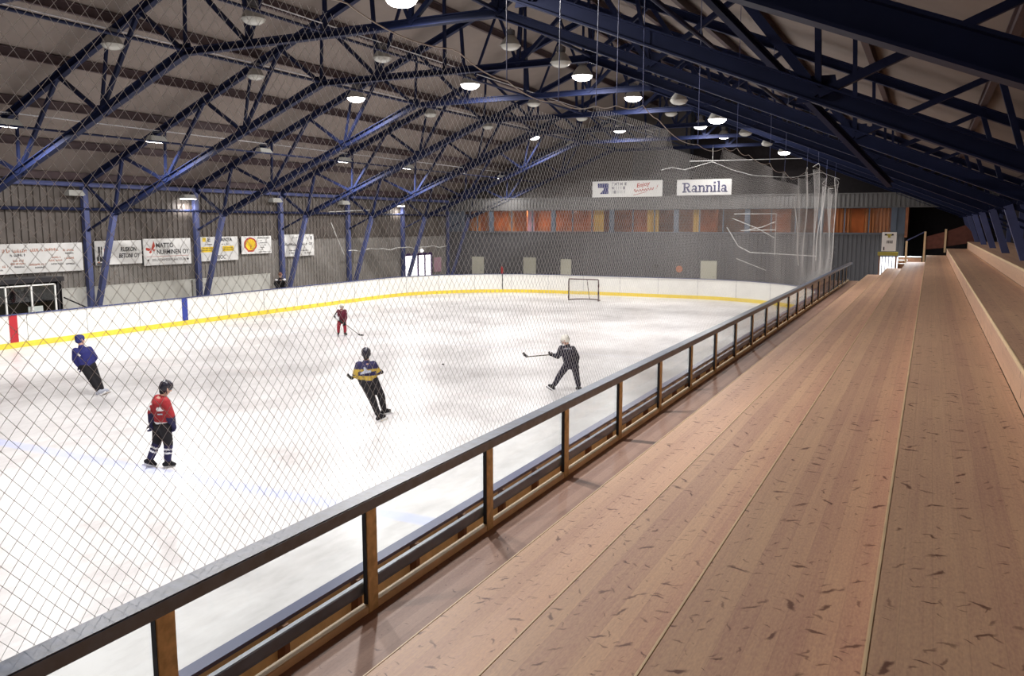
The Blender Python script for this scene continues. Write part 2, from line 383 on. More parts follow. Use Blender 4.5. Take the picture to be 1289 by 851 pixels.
# far front: lower cladding and fascia of the gallery, gable behind
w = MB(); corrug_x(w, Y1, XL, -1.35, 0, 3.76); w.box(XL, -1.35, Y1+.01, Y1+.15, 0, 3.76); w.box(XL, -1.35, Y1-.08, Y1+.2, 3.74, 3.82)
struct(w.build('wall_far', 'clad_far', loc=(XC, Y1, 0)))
w = MB(); corrug_x(w, Y1-.05, XL, XR, 5.38, 6.17); w.box(XL, XR, Y1-.03, Y1+.15, 5.36, 6.17); w.box(XL, XR, Y1-.12, Y1+3.0, 6.15, 6.2); w.box(XL, XR, Y1-.12, Y1+.15, 5.33, 5.4)
struct(w.build('trim_1', 'fascia', loc=(XC, Y1, 5.4)))
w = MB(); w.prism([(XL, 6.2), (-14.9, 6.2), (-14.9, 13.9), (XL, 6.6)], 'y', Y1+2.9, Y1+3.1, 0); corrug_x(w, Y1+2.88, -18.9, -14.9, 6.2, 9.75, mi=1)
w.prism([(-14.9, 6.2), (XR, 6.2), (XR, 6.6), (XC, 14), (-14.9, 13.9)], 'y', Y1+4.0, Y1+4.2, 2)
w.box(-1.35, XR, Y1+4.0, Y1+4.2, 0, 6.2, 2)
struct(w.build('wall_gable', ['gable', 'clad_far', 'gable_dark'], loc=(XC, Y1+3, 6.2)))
# gallery room behind its windows
g = MB(); g.box(XL, -1.35, Y1+3.6, Y1+3.75, 3.6, 5.5, 0); g.box(XL, -1.35, Y1+.15, Y1+3.7, 3.6, 3.75, 1); g.box(XL, -1.35, Y1+.15, Y1+3.7, 5.45, 5.55, 1)
g.box(-1.36, -1.2, Y1, Y1+3.7, 3.6, 5.5, 0)
for x in (-26.5, -21.0, -17.2, -12.6, -8.0): g.box(x-.05, x+.05, Y1+1.6, Y1+3.6, 3.75, 5.45, 0)
struct(g.build('wall_gallery', ['gal_wood', 'gal_floor'], loc=(XC, Y1+3, 3.6)))
mull = [-30.9, -28.55, -23.65, -19.35, -14.9, -10.35, -6.0, -1.95]
for i in range(len(mull)-1):
    a, b = mull[i], mull[i+1]
    fr = MB()
    for x in ([a] if i else [a])+([b] if i == len(mull)-2 else []): fr.bbox(x-.16, x+.16, Y1-.06, Y1+.14, 3.8, 5.36, .015)
    nb = 2 if b-a > 3 else 1
    for k in range(1, nb+1):
        xm = a+(b-a)*k/(nb+1); fr.box(xm-.035, xm+.035, Y1, Y1+.1, 3.8, 5.36)
    fr.box(a, b, Y1, Y1+.1, 3.8, 3.86); fr.box(a, b, Y1, Y1+.1, 5.3, 5.36)
    o = fr.build('window_%d' % (i+1), 'mullion', loc=((a+b)/2, Y1, 3.8)); struct(o)
    MB().box(a+.16, b-.16, Y1+.04, Y1+.05, 3.86, 5.3).build('pane', 'glass', o)
w = MB().box(XL, mull[0]-.16, Y1, Y1+.15, 3.76, 5.4).box(mull[-1]+.16, -1.35, Y1, Y1+.15, 3.76, 5.4).build('trim_2', 'mullion', loc=(XL, Y1, 3.76)); struct(w)
# gallery curtains (pleated sheets) and little ceiling spots
def pleat(x0, x1, y, z0, z1, amp=.05, n=None):
    n = n or max(6, int((x1-x0)/.06)); P = [(x0+(x1-x0)*i/n, y+amp*math.sin(i*1.9)) for i in range(n+1)]
    m = MB(); m.add([(a, b, z) for z in (z0, z1) for a, b in P]+[(a, b+.02, z) for z in (z0, z1) for a, b in P],
        [(i, i+1, n+1+i+1, n+1+i) for i in range(n)]+[(2*(n+1)+i, 2*(n+1)+i+1, 3*(n+1)+i+1, 3*(n+1)+i) for i in range(n)])
    return m
CUR = [(-30.6, -29.6, 'curtain', 'orange curtain at the leftmost gallery window'), (-29.35, -28.9, 'curtain', 'narrow orange curtain beside the first gallery mullion'),
       (-27.4, -26.9, 'curtain', 'bright orange curtain left of the pink gallery curtain'), (-25.85, -25.3, 'curtain_pink', 'pink curtain hanging in the gallery window'),
       (-20.8, -20.1, 'curtain_yellow', 'ochre curtain in the gallery window below the blue square sign'), (-17.0, -16.2, 'curtain_yellow', 'ochre curtain in the gallery window below the red script sign'),
       (-13.9, -13.5, 'curtain_yellow', 'ochre curtain in the gallery window below the navy lettered sign'), (-5.6, -4.3, 'curtain', 'orange curtain beside the hanging end of the netting'), (-3.6, -2.2, 'curtain', 'orange curtain at the last wide gallery window')]
for x0, x1, mt, lb in CUR:
    tag(pleat(x0, x1, Y1+.45, 3.75, 5.42).build('curtain', mt, loc=((x0+x1)/2, Y1+.45, 3.75)), lb, 'curtain', 'gallery curtains')
for i, x in enumerate((-28.0, -21.4, -20.6, -16.0, -12.5, -8.3)):
    e = empty('downlight', (x, Y1+1.0, 5.45), 'small round ceiling spot in the gallery, %s from the left wall' % ORD[i], 'ceiling light', 'gallery ceiling spots')
    MB().lathe((x, Y1+1.0, 5.45), [(.06, 0), (.09, -.005), (.09, -.04), (.07, -.045)], 16).build('ring', 'white', e)
    MB().lathe((x, Y1+1.0, 5.40), [(.07, 0), (.05, -.03), (.001, -.04)], 16).build('lens', 'lens_on', e)

# roof: two slopes, deck above the purlins
r = MB()
for s in (0, 1):
    a = (XL-.2, roof_z(XL-.2)+.42); b = (XC, roof_z(XC)+.42)
    if s: a = (mir(a[0]), a[1])
    r.prism([(a[0], a[1]), (b[0], b[1]), (b[0], b[1]+.12), (a[0], a[1]+.12)], 'y', Y0-.2, Y1+4.2)
struct(r.build('ceiling', 'roof', loc=(XC, 20, 13)))

# purlins
offs = [.35+2.5*k for k in range(8)]
side_n = ('scoreboard side', 'stand side')
for s in (0, 1):
    for k, o in enumerate(offs):
        x = XC-o if s == 0 else XC+o
        z = roof_z(x)+.26
        p = MB().ibeam((x, Y0, z), (x, Y1+3, z), .14, .30, .03)
        side = 'sign wall' if s == 0 else 'wooden stand'
        tag(p.build('purlin', 'purlin', loc=(x, 20, z)), 'dark brown roof purlin on the %s side, %s down from the ridge' % (side, ORD[k]), 'roof beam', 'dark roof purlins')

# trusses
TY = [0, 6, 12, 18, 24, 30, 36, 42, 48, 54]
def make_truss(y):
    root = empty('roof_truss', (XC, y, 0), '', 'roof truss', 'blue steel roof trusses')
    TL, V, K = (-32.2, 6.08), (-30.4, 4.83), (-19.4, 9.25)
    def P(p, m): return (mir(p[0]) if m else p[0], y, p[1])
    ridge = (XC, y, 13.36)
    for m in (0, 1):
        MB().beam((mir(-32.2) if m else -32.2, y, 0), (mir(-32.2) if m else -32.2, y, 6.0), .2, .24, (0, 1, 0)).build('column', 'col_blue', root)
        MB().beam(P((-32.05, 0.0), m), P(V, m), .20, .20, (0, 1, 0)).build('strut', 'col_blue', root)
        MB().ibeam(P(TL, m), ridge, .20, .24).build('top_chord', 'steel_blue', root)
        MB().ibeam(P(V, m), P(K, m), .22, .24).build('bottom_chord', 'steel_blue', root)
        def tz(x): return 6.08+.408*(x+32.2)
        def bz(x): return 4.83+(x+30.4)*(9.25-4.83)/11.0
        segs = [(V, TL), (V, (-32.2, 4.05)), (V, (-29.7, tz(-29.7)))]
        for bx, tops in ((-27.3, (-29.7, -27.2, -25.0)), (-23.1, (-25.0, -22.6, -21.2)), (-19.4, (-21.2, -19.3))):
            for tx in tops: segs.append(((bx, bz(bx)), (tx, tz(tx))))
        for bx, tops in ((-17.0, (-19.3, -17.2, -15.4)),):
            for tx in tops: segs.append(((bx, 9.25), (tx, tz(tx))))
        for k, (a, b) in enumerate(segs):
            wd = .11 if k % 3 != 1 else .08
            MB().beam(P(a, m), P(b, m), wd, wd, (0, 1, 0)).build('web_brace', 'steel_blue', root)
        for q in (V, (-27.3, bz(-27.3)), (-23.1, bz(-23.1)), K):
            gx, gz = P(q, m)[0], q[1]
            MB().prism([(gx-.28, gz-.1), (gx+.28, gz-.1), (gx+.2, gz+.24), (gx-.2, gz+.24)], 'y', y-.012, y+.012).build('gusset_plate', 'steel_blue', root)
    MB().ibeam((K[0], y, K[1]), (mir(K[0]), y, K[1]), .20, .20).build('tie_beam', 'steel_blue', root)
    MB().beam((XC, y, 9.25), ridge, .09, .09, (0, 1, 0)).build('king_post', 'steel_blue', root)
    return root
proto = make_truss(0.0)
for i, y in enumerate(TY):
    t = proto if i == 0 else copy_tree(proto)
    t.location = (XC, y, 0)
    k = len(TY)-1-i
    t['label'] = 'blue steel roof truss on inclined columns, %s counted from the far gallery' % ORD[k]
# longitudinal ties between the trusses
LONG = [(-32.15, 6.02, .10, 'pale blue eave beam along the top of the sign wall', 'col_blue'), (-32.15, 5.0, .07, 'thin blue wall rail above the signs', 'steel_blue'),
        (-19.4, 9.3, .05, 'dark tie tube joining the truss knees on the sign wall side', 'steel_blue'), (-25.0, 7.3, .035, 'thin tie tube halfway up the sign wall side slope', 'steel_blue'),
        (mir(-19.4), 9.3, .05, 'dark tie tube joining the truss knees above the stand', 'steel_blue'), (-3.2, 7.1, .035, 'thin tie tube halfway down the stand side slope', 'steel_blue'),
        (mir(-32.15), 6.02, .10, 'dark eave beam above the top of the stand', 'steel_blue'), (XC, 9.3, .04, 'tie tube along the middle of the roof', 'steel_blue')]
for x, z, rr, lb, mt in LONG:
    tag(MB().tube([(x, Y0, z), (x, Y1, z)], rr, 8).build('tie_tube', mt, loc=(x, 20, z)), lb, 'roof tie', 'long roof ties')
# a long diagonal brace over the stand
tag(MB().ibeam((-2.91-1.07, 9.0, 7.44+1.15), (-.76, 18.0, 5.14), .11, .12, .02).build('diagonal_brace', 'steel_blue', loc=(-1, 15, 6)), 'long diagonal steel brace crossing under the trusses above the stand', 'bracing')
for x, z, lb in ((-22.4, 10.12, 'pale conduit carrying the lamps on the sign wall slope'), (-16.8, 10.3, 'pale conduit along the lamps left of the ridge'), (-27.7, 8.02, 'pale conduit along the lowest slope lamps')):
    tag(MB().tube([(x+.22, Y0, z), (x+.22, Y1, z)], .022, 6).build('lamp_conduit', 'cable', loc=(x, 20, z)), lb, 'conduit', 'lamp conduits')

# ------------------------------------------------------------------ lamps
def make_dome(lit):
    root = empty('high_bay_lamp', (0, 0, 0), '', 'lamp', 'hall lamps')
    MB().bbox(-.13, .13, -.13, .13, .36, .56, .015).build('gear_box', 'lamp_box', root)
    MB().lathe((0, 0, 0), [(.02, .37), (.12, .36), (.2, .29), (.3, .16), (.36, .04), (.385, 0), (.375, -.005), (.34, .06), (.25, .2), (.12, .3), (.01, .31)], 22).build('reflector', 'lamp_body', root, smooth=True)
    MB().lathe((0, 0, 0), [(.36, .0), (.33, -.07), (.25, -.13), (.13, -.165), (.005, -.175)], 22).build('lens', 'lens_on' if lit else 'lens_off', root, smooth=True)
    MB().tube([(0, 0, .56), (0, 0, .64)], .015, 8).build('hanger', 'lamp_box', root)
    if not lit:                                     # lit lamps are oversized to imitate glare; unlit ones shrink back
        for ch in root.children:
            for v in ch.data.vertices: v.co *= .8
    return root
def make_flood(lit):
    root = empty('flood_lamp', (0, 0, 0), '', 'lamp', 'hall lamps')
    m = MB(); m.add([(-.2, -.38, .0), (.2, -.38, 0), (.2, .38, 0), (-.2, .38, 0), (-.1, -.3, .2), (.1, -.3, .2), (.1, .3, .2), (-.1, .3, .2)], [(4, 5, 6, 7), (0, 1, 5, 4), (1, 2, 6, 5), (2, 3, 7, 6), (3, 0, 4, 7)])
    m.build('reflector', 'lamp_body', root)
    MB().bbox(-.17, .17, -.35, .35, -.035, .005, .012).build('lens', 'lens_on' if lit else 'lens_off', root)
    MB().tube([(0, -.25, .18), (0, -.25, .34), (0, .25, .34), (0, .25, .18)], .012, 6).build('bracket', 'lamp_box', root)
    return root
DP = {(k, l): f(l) for k, f in (('d', make_dome), ('f', make_flood)) for l in (0, 1)}
used = set()
ROWS = [  # name, x, z, type, {y: lit}
    ('eave row over the signs', -32.0, 5.575, 'f', {18: 0, 24: 0, 30: 1, 36: 0, 42: 0, 48: 1, 54: 0}),
    ('lowest slope row', -27.7, 7.62, 'f', {12: 0, 18: 1, 24: 1, 30: 0, 36: 1, 42: 1, 48: 0, 54: 1}),
    ('second slope row', -22.4, 9.72, 'd', {6: 0, 12: 0, 18: 0, 24: 0, 30: 1, 36: 0, 42: 0, 48: 1, 54: 0}),
    ('row left of the ridge', -16.8, 9.88, 'd', {6: 0, 12: 1, 18: 0, 24: 0, 30: 1, 36: 0, 42: 0, 48: 1, 54: 0}),  # nearest lit lamp is out of view, added for light balance
    ('row right of the ridge', -12.0, 9.85, 'd', {0: 0, 6: 0, 12: 1, 18: 1, 24: 0, 30: 1, 36: 1, 42: 0, 48: 1, 54: 1}),  # the nearest lit one is unseen, added to balance the light
    ('row nearest the stand', -8.3, 8.72, 'd', {0: 1, 12: 1, 24: 0, 30: 0, 36: 1, 42: 0, 48: 0, 54: 1})]  # lit lamps at the near trusses are unseen, added to brighten the tiers
LAMP_W = 540
for rn, x, z, ty, ys in ROWS:
    for y, lit in ys.items():
        yy = y-.6 if ty == 'f' else y-.45
        if rn == 'row nearest the stand' and y == 24: xx, zz = -10.3, 9.2
        else: xx, zz = x, z
        if y == 54: yy = Y1-.7
        if rn != 'eave row over the signs' and y > 10: q_ = (y-1.3)/y; xx, yy, zz = xx*q_, y*q_, ZC+(zz-ZC)*q_
        key = (ty, lit)
        o = DP[key] if key not in used else copy_tree(DP[key]); used.add(key)
        o.location = (xx, yy, zz)
        t = ORD[len(TY)-1-TY.index(y)] if y in TY else ''
        o['label'] = '%s %s, %s, %s truss from the gallery' % ('glowing' if lit else 'unlit', 'flood lamp' if ty == 'f' else 'bell lamp', rn, t)
        if lit:
            ld = bpy.data.lights.new('lamp_light', 'AREA'); ld.shape = 'DISK'; ld.size = .34; ld.energy = LAMP_W*(.08 if x < -30 else .4 if y == 54 else 1); ld.color = (1, .965, .945)
            lo = bpy.data.objects.new('lamp_light', ld); COL.objects.link(lo); lo.location = (xx, yy, zz-.20)
for k in DP:
    if k not in used: raise RuntimeError('unused lamp')
# warm lamps of the gallery
for x in (-29.5, -26.0, -22, -17.5, -13, -8.5, -4):
    ld = bpy.data.lights.new('gallery_light', 'AREA'); ld.size = .5; ld.energy = 42 if x > -25 else 95; ld.color = (1, .62, .33)
    lo = bpy.data.objects.new('gallery_light', ld); COL.objects.link(lo); lo.location = (x, Y1+1.7, 5.40)

# ------------------------------------------------------------------ rink boards
BH = 1.17
boards = empty('rink_boards', (XC, BF, 0), 'white rink boards with yellow kick strip around the ice', 'rink boards')
def offset_path(d): return rrect(BL-d, BR+d, BN-d, BF+d, RR+d, 16)
def band(mb, d0, d1, z0, z1, mi=0):
    a = offset_path(d0); b = offset_path(d1); n = len(a)
    v = [(p[0], p[1], z) for z in (z0, z1) for p in a]+[(p[0], p[1], z) for z in (z0, z1) for p in b]
    f = []
    for i in range(n):
        j = (i+1) % n
        f += [(i, j, n+j, n+i), (2*n+i, 2*n+j, 3*n+j, 3*n+i), (n+i, n+j, 3*n+j, 3*n+i), (i, j, 2*n+j, 2*n+i)]
    mb.add(v, f, mi)
mpan = MB(); band(mpan, 0, .04, 0.0, BH)
m = MB(); band(m, -.012, 0, 0.0, .20); m.build('kick_strip', 'kick', boards)
m = MB(); band(m, -.03, .10, BH, BH+.035); m.build('cap_rail', 'cap', boards)
m = MB(); band(m, .041, .06, .0, BH); m.build('plywood_back', 'ply', boards)
# joints between board panels
pp = offset_path(-.004); acc = 0
m = mpan
for i in range(len(pp)):
    p, q = Vector(pp[i]), Vector(pp[(i+1) % len(pp)]); L_ = (q-p).length; d = (q-p)/L_; t = 2.4-acc
    while t < L_:
        c = p+d*t; m.beam((c.x, c.y, .2), (c.x, c.y, BH), .008, .012, (d.x, d.y, 0), 1); t += 2.4
    acc = (L_-(t-2.4))
m.build('panel', ['board', 'ink_grey'], boards)
MB().box(BL-.002, BL+.014, 18.25, 18.55, .2, BH).build('centre_mark', 'red_mark', boards)
MB().box(BL-.002, BL+.014, 25.9, 26.2, .2, BH).build('zone_mark', 'blue_mark', boards)
m = MB().box(BL-.002, BL+.014, 17.1, 17.2, .5, .72); 
for k in range(4): m.box(BL-.002, BL+.014, 16.9+.16*k, 17.0+.16*k, .26, .36)
m.build('printed_marks', 'ink', boards)
MB().box(-24.5, -24.47, BF-.9, BF-.86, .2, BH).build('gate_edge', 'dark', boards)
y = 1.0
for k in range(46):
    MB().box(BR+.06, BR+.14, y-.03, y+.03, .0, BH).build('stud', 'stud', boards); y += .97

# ------------------------------------------------------------------ walkway, tiers
ZC = 4.375
T0 = ZC-3.04                      # walkway level
NX = [-2.88, -1.963, -1.044, -.125, .793, 1.71]
NZ = [ZC-2.68, ZC-2.32, ZC-1.963, ZC-1.605, ZC-1.248, ZC-.891]
YA, YB = -9.0, 48.5
o = MB().bbox(-3.90, NX[0], YA, YB, T0-.06, T0, .006).build('wooden_walkway', 'wood_walk', loc=(-3.3, 20, T0-.06))
tag(o, 'brown plank walkway along the foot of the railing', 'walkway')
for k in range(6):
    x0 = NX[k]; x1 = NX[k+1] if k < 5 else XR-.1; z = NZ[k]; zb = NZ[k-1] if k else T0
    lb = ['lowest wooden seating tier, next to the walkway', 'second wooden seating tier up from the walkway', 'third wooden seating tier up, below the widest bright edge', 'fourth wooden seating tier up, in the middle foreground', 'fifth wooden seating tier up, behind a bright riser', 'topmost wooden seating tier, running under the inclined columns'][k]
    e = empty('seating_tier', ((x0+x1)/2, 20, zb), lb, 'seating tier', 'wooden seating tiers')
    MB().box(x0+.014, x1, YA, YB, z-.045, z).build('tread', 'wood', e)
    MB().box(x0+.008, x0+.033, YA, YB, zb, z-.05).build('riser', 'wood', e)
    tag(MB().bbox(x0-.004, x0+.014, YA, YB, z-.05, z+.003, .004).build('nosing', 'nose', e), 'pale front edge with its highlight painted in')  # edge highlight put into the colour of a paler strip
# closing end boards under the stand
m = MB()
for k in range(6):
    x0 = NX[k]; x1 = NX[k+1] if k < 5 else XR-.1
    m.box(x0+.045, x1, YB+.002, YB+.03, .0, NZ[k]-.045)
m.box(-3.86, NX[0], YB+.002, YB+.03, 0, T0-.06)
tag(m.build('stand_end_boarding', 'stud', loc=(-.5, YB, 0)), 'dark boarding closing the far end of the wooden stand', 'boarding')
m = MB().box(-3.90, -3.87, YA, YB, 0, T0-.06); tag(m.build('stand_front_boarding', 'stud', loc=(-3.85, 20, 0)), 'brown boarding below the walkway behind the rink boards', 'boarding')

# ------------------------------------------------------------------ railing
rl = empty('railing', (-3.72, 20, T0), 'long dark painted railing on wooden posts between stand and rink', 'railing')
m = MB().bbox(-3.80, -3.64, YA, YB, ZC-2.135, ZC-2.04, .008); m.build('top_rail', 'rail', rl)
m = MB().bbox(-3.89, -3.838, YA, YB, ZC-2.905, ZC-2.80, .006); m.build('mid_rail', 'rail', rl)
m = MB().bbox(-3.85, -3.776, YA, YB, T0, T0+.065, .006); m.build('kickboard', 'nose', rl)
y = 5.12-1.972*4
k = 0
while y < YB:
    p = MB().bbox(-3.808, -3.772, y-.068, y+.068, T0, ZC-2.135, .005).build('post', 'post_wood', rl)
    MB().box(-3.812, -3.775, y-.074, y-.0685, T0+.08, ZC-2.135).build('dark_edge', 'dark', p)  # thin dark strip on the near face of the post
    if y+1.9 < YB: tag(MB().bbox(-3.812, -3.804, y+.07, y+1.90, ZC-2.86, ZC-2.13, .002).build('glass_panel', 'glass', rl), 'clear glass infill')
    y += 1.972; k += 1

# ------------------------------------------------------------------ netting
ctrl = [(-8, 6.0), (2, 6.0), (4, 6.0), (5.06, 5.96), (6.6, 5.9), (7.6, 5.78), (9.0, 5.76), (10.2, 5.86), (10.9, 5.95), (11.95, 6.08), (12.7, 5.96), (15.2, 5.79), (17.1, 5.89), (18.5, 6.0), (19.9, 5.95), (22.7, 5.94), (25.4, 5.87), (27.5, 5.78), (30.1, 6.28), (31.0, 6.0), (32.2, 6.55), (33.4, 6.5), (36, 5.9), (38.3, 5.95), (40.1, 6.45)]
def top_z(y):
    for (a, za), (b, zb) in zip(ctrl, ctrl[1:]):
        if a <= y <= b:
            t = (y-a)/(b-a); return za+(zb-za)*t-.10*4*t*(1-t)*min(1, (b-a)/2)
    return ctrl[-1][1] if y > 0 else ctrl[0][1]
ZB = ZC-2.035
def end_y(z):
    t = max(0, (z-ZB)/4.1); return 39.4-.55*math.sin(min(1, t)*math.pi)*(1-t)+.75*t*t
NXX = -3.84
def net_x(y, z):
    x = NXX+(.03*math.sin(y*1.3+z*.8)+.03*math.sin(y*.37-z*1.9))*min(1, (z-ZB)*2)
    if y > 28: x += min(1, (y-28)/3)*.16*math.sin(y*2.6+.5*math.sin(z*1.1))*(z-ZB)/3.8
    return x
def netting(fn_clip, to3d, u0, u1, v0, v1, pw, ph, rad, step=.35):
    m = MB(); sl = ph/pw; H = v1-v0
    for fam in (1, -1):
        n = int((u1-u0+H/sl)/pw)+1
        for i in range(n):
            if fam == 1: us = u0-H/sl+i*pw
            else: us = u0+i*pw
            run = []; k = int(H/sl/step*1.6)+1
            for j in range(k+1):
                v = v0+H*j/k; u = us+fam*(v-v0)/sl
                if fn_clip(u, v): run.append(to3d(u, v))
                elif len(run) > 1: m.tube(run, rad, 3, False); run = []
                else: run = []
            if len(run) > 1: m.tube(run, rad, 3, False)
    return m
clip = lambda y, z: -8 < y < end_y(z) and z < top_z(y)
net = empty('safety_net', (NXX, 20, ZB), 'tall diamond mesh safety net hanging above the railing', 'safety net')
netting(clip, lambda y, z: (net_x(y, z), y, z), -8, 40.3, ZB-.12, 6.62, .084, .100, .0015).build('mesh', 'twine', net)
def ys(a, b, st):
    n = int((b-a)/st); return [a+(b-a)*i/n for i in range(n+1)]
MB().tube([(net_x(y, top_z(y)), y, top_z(y)) for y in ys(-8, 40.05, .12)], .006, 5).build('top_rope', 'rope', net)
MB().tube([(net_x(end_y(z), z), end_y(z), z) for z in ys(ZB, 6.4, .1)], .014, 5).build('edge_rope', 'rope', net)
for y in (-4, 0, 2, 4, 5.06, 7.6, 9.0, 10.2, 10.9, 11.95, 15.2, 18.5, 22.7, 25.4, 30.1, 32.2, 36, 40.05):
    z = top_z(y); x = net_x(y, z); zt = roof_z(x)+.1
    MB().tube([(x, y, z), (NXX, y, zt)], .006, 5).build('hanger_rope', 'col_blue', net)
for ya, za, yb, zb in ((27.3, 4.9, 29.2, 3.0), (34.6, 5.2, 33.6, 3.0)):
    MB().tube([(net_x(ya+(yb-ya)*t, za+(zb-za)*t)-.02, ya+(yb-ya)*t+.15*math.sin(3*t), za+(zb-za)*t) for t in ys(0, 1, .08)], .014, 5).build('fold_rope', 'rope', net)

# end net behind the far boards
ectrl = [(-31, 5.0), (-29, 5.1), (-26, 6.0), (-22, 6.9), (-18, 7.4), (-16, 7.25), (-14.0, 7.7), (-13.2, 7.54), (-11.55, 7.95), (-10.4, 7.46), (-9.2, 7.1), (-8, 7.0), (-7, 6.95), (-5.6, 7.2), (-4.6, 6.8)]
def etop(x):
    for (a, za), (b, zb) in zip(ectrl, ectrl[1:]):
        if a <= x <= b: return za+(zb-za)*(x-a)/(b-a)
    return 5
EY = BF+.6
en = empty('end_net', (XC, EY, BH), 'thin mesh net with sagging top rope behind the far boards', 'safety net')
netting(lambda x, z: -30 < x < -4.6 and z < etop(x), lambda x, z: (x, EY+.06*math.sin(x*1.7)+.05*math.sin(z*2), z), -30, -4.6, BH+.05, 8.0, .12, .15, .0015).build('mesh', 'twine', en)
MB().tube([(x, EY+.06*math.sin(x*1.7), etop(x)) for x in ys(-14.6, -4.6, .15)], .012, 5).build('top_rope', 'rope', en)
MB().tube([(-12.9, EY, 8.02), (-6.6, EY, 7.98)], .016, 5).build('support_cable', 'rope', en)
MB().tube([(-11.55, EY, 7.95), (-11.55, EY, 8.9)], .008, 5).build('hanger_rope', 'rope', en)
# crumpled folds of the net near its corner
for pts in ([(-10.2, 4.95), (-7.85, 4.95), (-7.85, 2.6)], [(-10.3, 4.7), (-8.9, 4.15), (-7.9, 3.6)], [(-9.4, 4.05), (-8.6, 4.2), (-7.9, 4.5)], [(-10.6, 4.2), (-9.9, 3.1), (-9.2, 2.75), (-7.9, 2.7), (-5.6, 2.6)], [(-10.0, 2.4), (-8.3, 1.75)], [(-9.8, 4.0), (-7.85, 4.05)]):
    MB().tube([(x, EY-.05, z) for x, z in pts], .022, 5).build('fold_rope', 'rope', en)
sl = empty('slack_rope', (-31.6, 46, 2.6), 'pale slack rope strung along the sign wall before the bright doors', 'rope')
MB().tube([(-31.6, y, 2.78+.05*math.sin(y*1.9)+.03*math.sin(y*4.1)) for y in ys(41.2, 52.8, .25)], .03, 5).build('strand', 'rope', sl)
MB().tube([(-31.6, 39.6, 4.47), (-31.6, 40.1, 3.6), (-31.6, 40.75, 2.55)], .022, 5).build('strand', 'rope', sl)
MB().tube([(-31.6, 39.4, 5.07), (-31.6, 43.4, 5.25)], .018, 5).build('strand', 'rope', sl)

# ------------------------------------------------------------------ goal
gl = empty('hockey_goal', (-17.55, 44.6, 0), 'hockey goal with dark frame standing before the far boards', 'goal')
gx, gy = -17.62, 44.6
m = MB(); m.tube([(gx-.915, gy, 0), (gx-.915, gy, 1.2), (gx-.88, gy, 1.24), (gx+.88, gy, 1.24), (gx+.915, gy, 1.2), (gx+.915, gy, 0)], .038, 10); m.build('frame', 'goal', gl, smooth=True)
arc = [(gx+.915*math.cos(t), gy+.95*math.sin(t)**.8 if 0 < t < math.pi else gy, .03) for t in [math.pi*i/14 for i in range(15)]]
MB().tube(arc, .03, 8).build('base_bar', 'goal', gl, smooth=True)
MB().tube([(gx-.9, gy, 1.22), (gx-.45, gy+.5, 1.2), (gx, gy+.55, 1.2), (gx+.45, gy+.5, 1.2), (gx+.9, gy, 1.22)], .02, 8).build('top_bar', 'goal', gl)
MB().tube([(gx, gy+.55, 1.2), (gx, gy+.95, .03)], .02, 8).build('back_bar', 'goal', gl)
m = MB()
def gback(u, v):      # u along the arc 0..1, v height 0..1
    t = math.pi*u; x0 = gx+.9*math.cos(t); y0 = gy+.93*abs(math.sin(t))**.8; x1 = gx+.88*math.cos(t); y1 = gy+.53*abs(math.sin(t))**.8
    return (x0+(x1-x0)*v, y0+(y1-y0)*v, .03+1.18*v)
for i in range(40): m.tube([gback((i+.5)/40, v) for v in (0, .25, .5, .75, 1)], .004, 3, False)
for j in range(19): m.tube([gback(u/24, (j+.5)/19) for u in range(25)], .004, 3, False)
m.build('goal_net', 'goalnet', gl)
tag(MB().lathe((-13.45, 22.17, 0), [(.001, .026), (.035, .026), (.0385, .022), (.0385, .004), (.035, .0), (.001, 0)], 18).build('puck', 'black', loc=(-13.45, 22.17, 0)), 'black hockey puck lying on the ice between the players', 'puck')

# ------------------------------------------------------------------ sign wall: panels, booth, signs, door
def at(name, lb, cat, x0, x1, y0, y1, z0, z1, mt, b=.01, group=None): return tag(MB().bbox(x0, x1, y0, y1, z0, z1, b).build(name, mt, loc=((x0+x1)/2, (y0+y1)/2, z0)), lb, cat, group)
struct(MB().box(XL+.04, XL+.10, 22.0, 29.6, .0, 1.68).box(XL+.04, XL+.10, 29.7, 35.1, 0, 1.66).box(XL+.035, XL+.115, 22, 35.15, 1.66, 1.70).build('trim_3', 'wall_panel', loc=(XL, 28, 0)))
# scorer's booth
bt = empty('scorers_booth', (-31.6, 17.5, 0), 'black timekeeper booth with white window frames below the long sponsor board', 'booth')
b = MB(); b.box(-32.3, -31.0, 12.0, 21.8, 0, .85); b.box(-32.3, -30.9, 11.9, 21.9, 2.12, 2.3)
b.box(-32.3, -31.0, 21.74, 21.8, .85, 2.12); b.box(-32.3, -32.2, 12, 21.8, .85, 2.12)
for y in (12.05, 15.2, 18.35, 21.74): b.box(-31.12, -31.0, y-.09, y+.09, .85, 2.12)
b.build('body', 'dark', bt)
for y0 in (12.2, 15.35, 18.5):
    f = MB(); y1 = y0+3.05
    f.box(-31.0, -30.95, y0, y1, .9, .95).box(-31.0, -30.95, y0, y1, 2.0, 2.05).box(-31, -30.95, y0, y0+.06, .9, 2.05).box(-31, -30.95, y1-.06, y1, .9, 2.05)
    for k in (1, 2): f.box(-31, -30.95, y0+(y1-y0)*k/3-.03, y0+(y1-y0)*k/3+.03, .9, 2.05)
    wf = f.build('window_frame', 'white', bt)
    MB().box(-30.985, -30.975, y0+.05, y1-.05, .94, 2.01).build('pane', 'glass', wf)
MB().bbox(-31.06, -31.02, 20.4, 21.0, .95, 1.2, .004).build('paper_notice', 'sign', bt)
tag(MB().tube([(-31.0, 21.9, 1.45), (-31.0, 23.4, .7)], .03, 8).build('sloping_handrail', 'dark', loc=(-31, 22.6, .7)), 'dark sloping handrail running down beside the black booth', 'handrail')

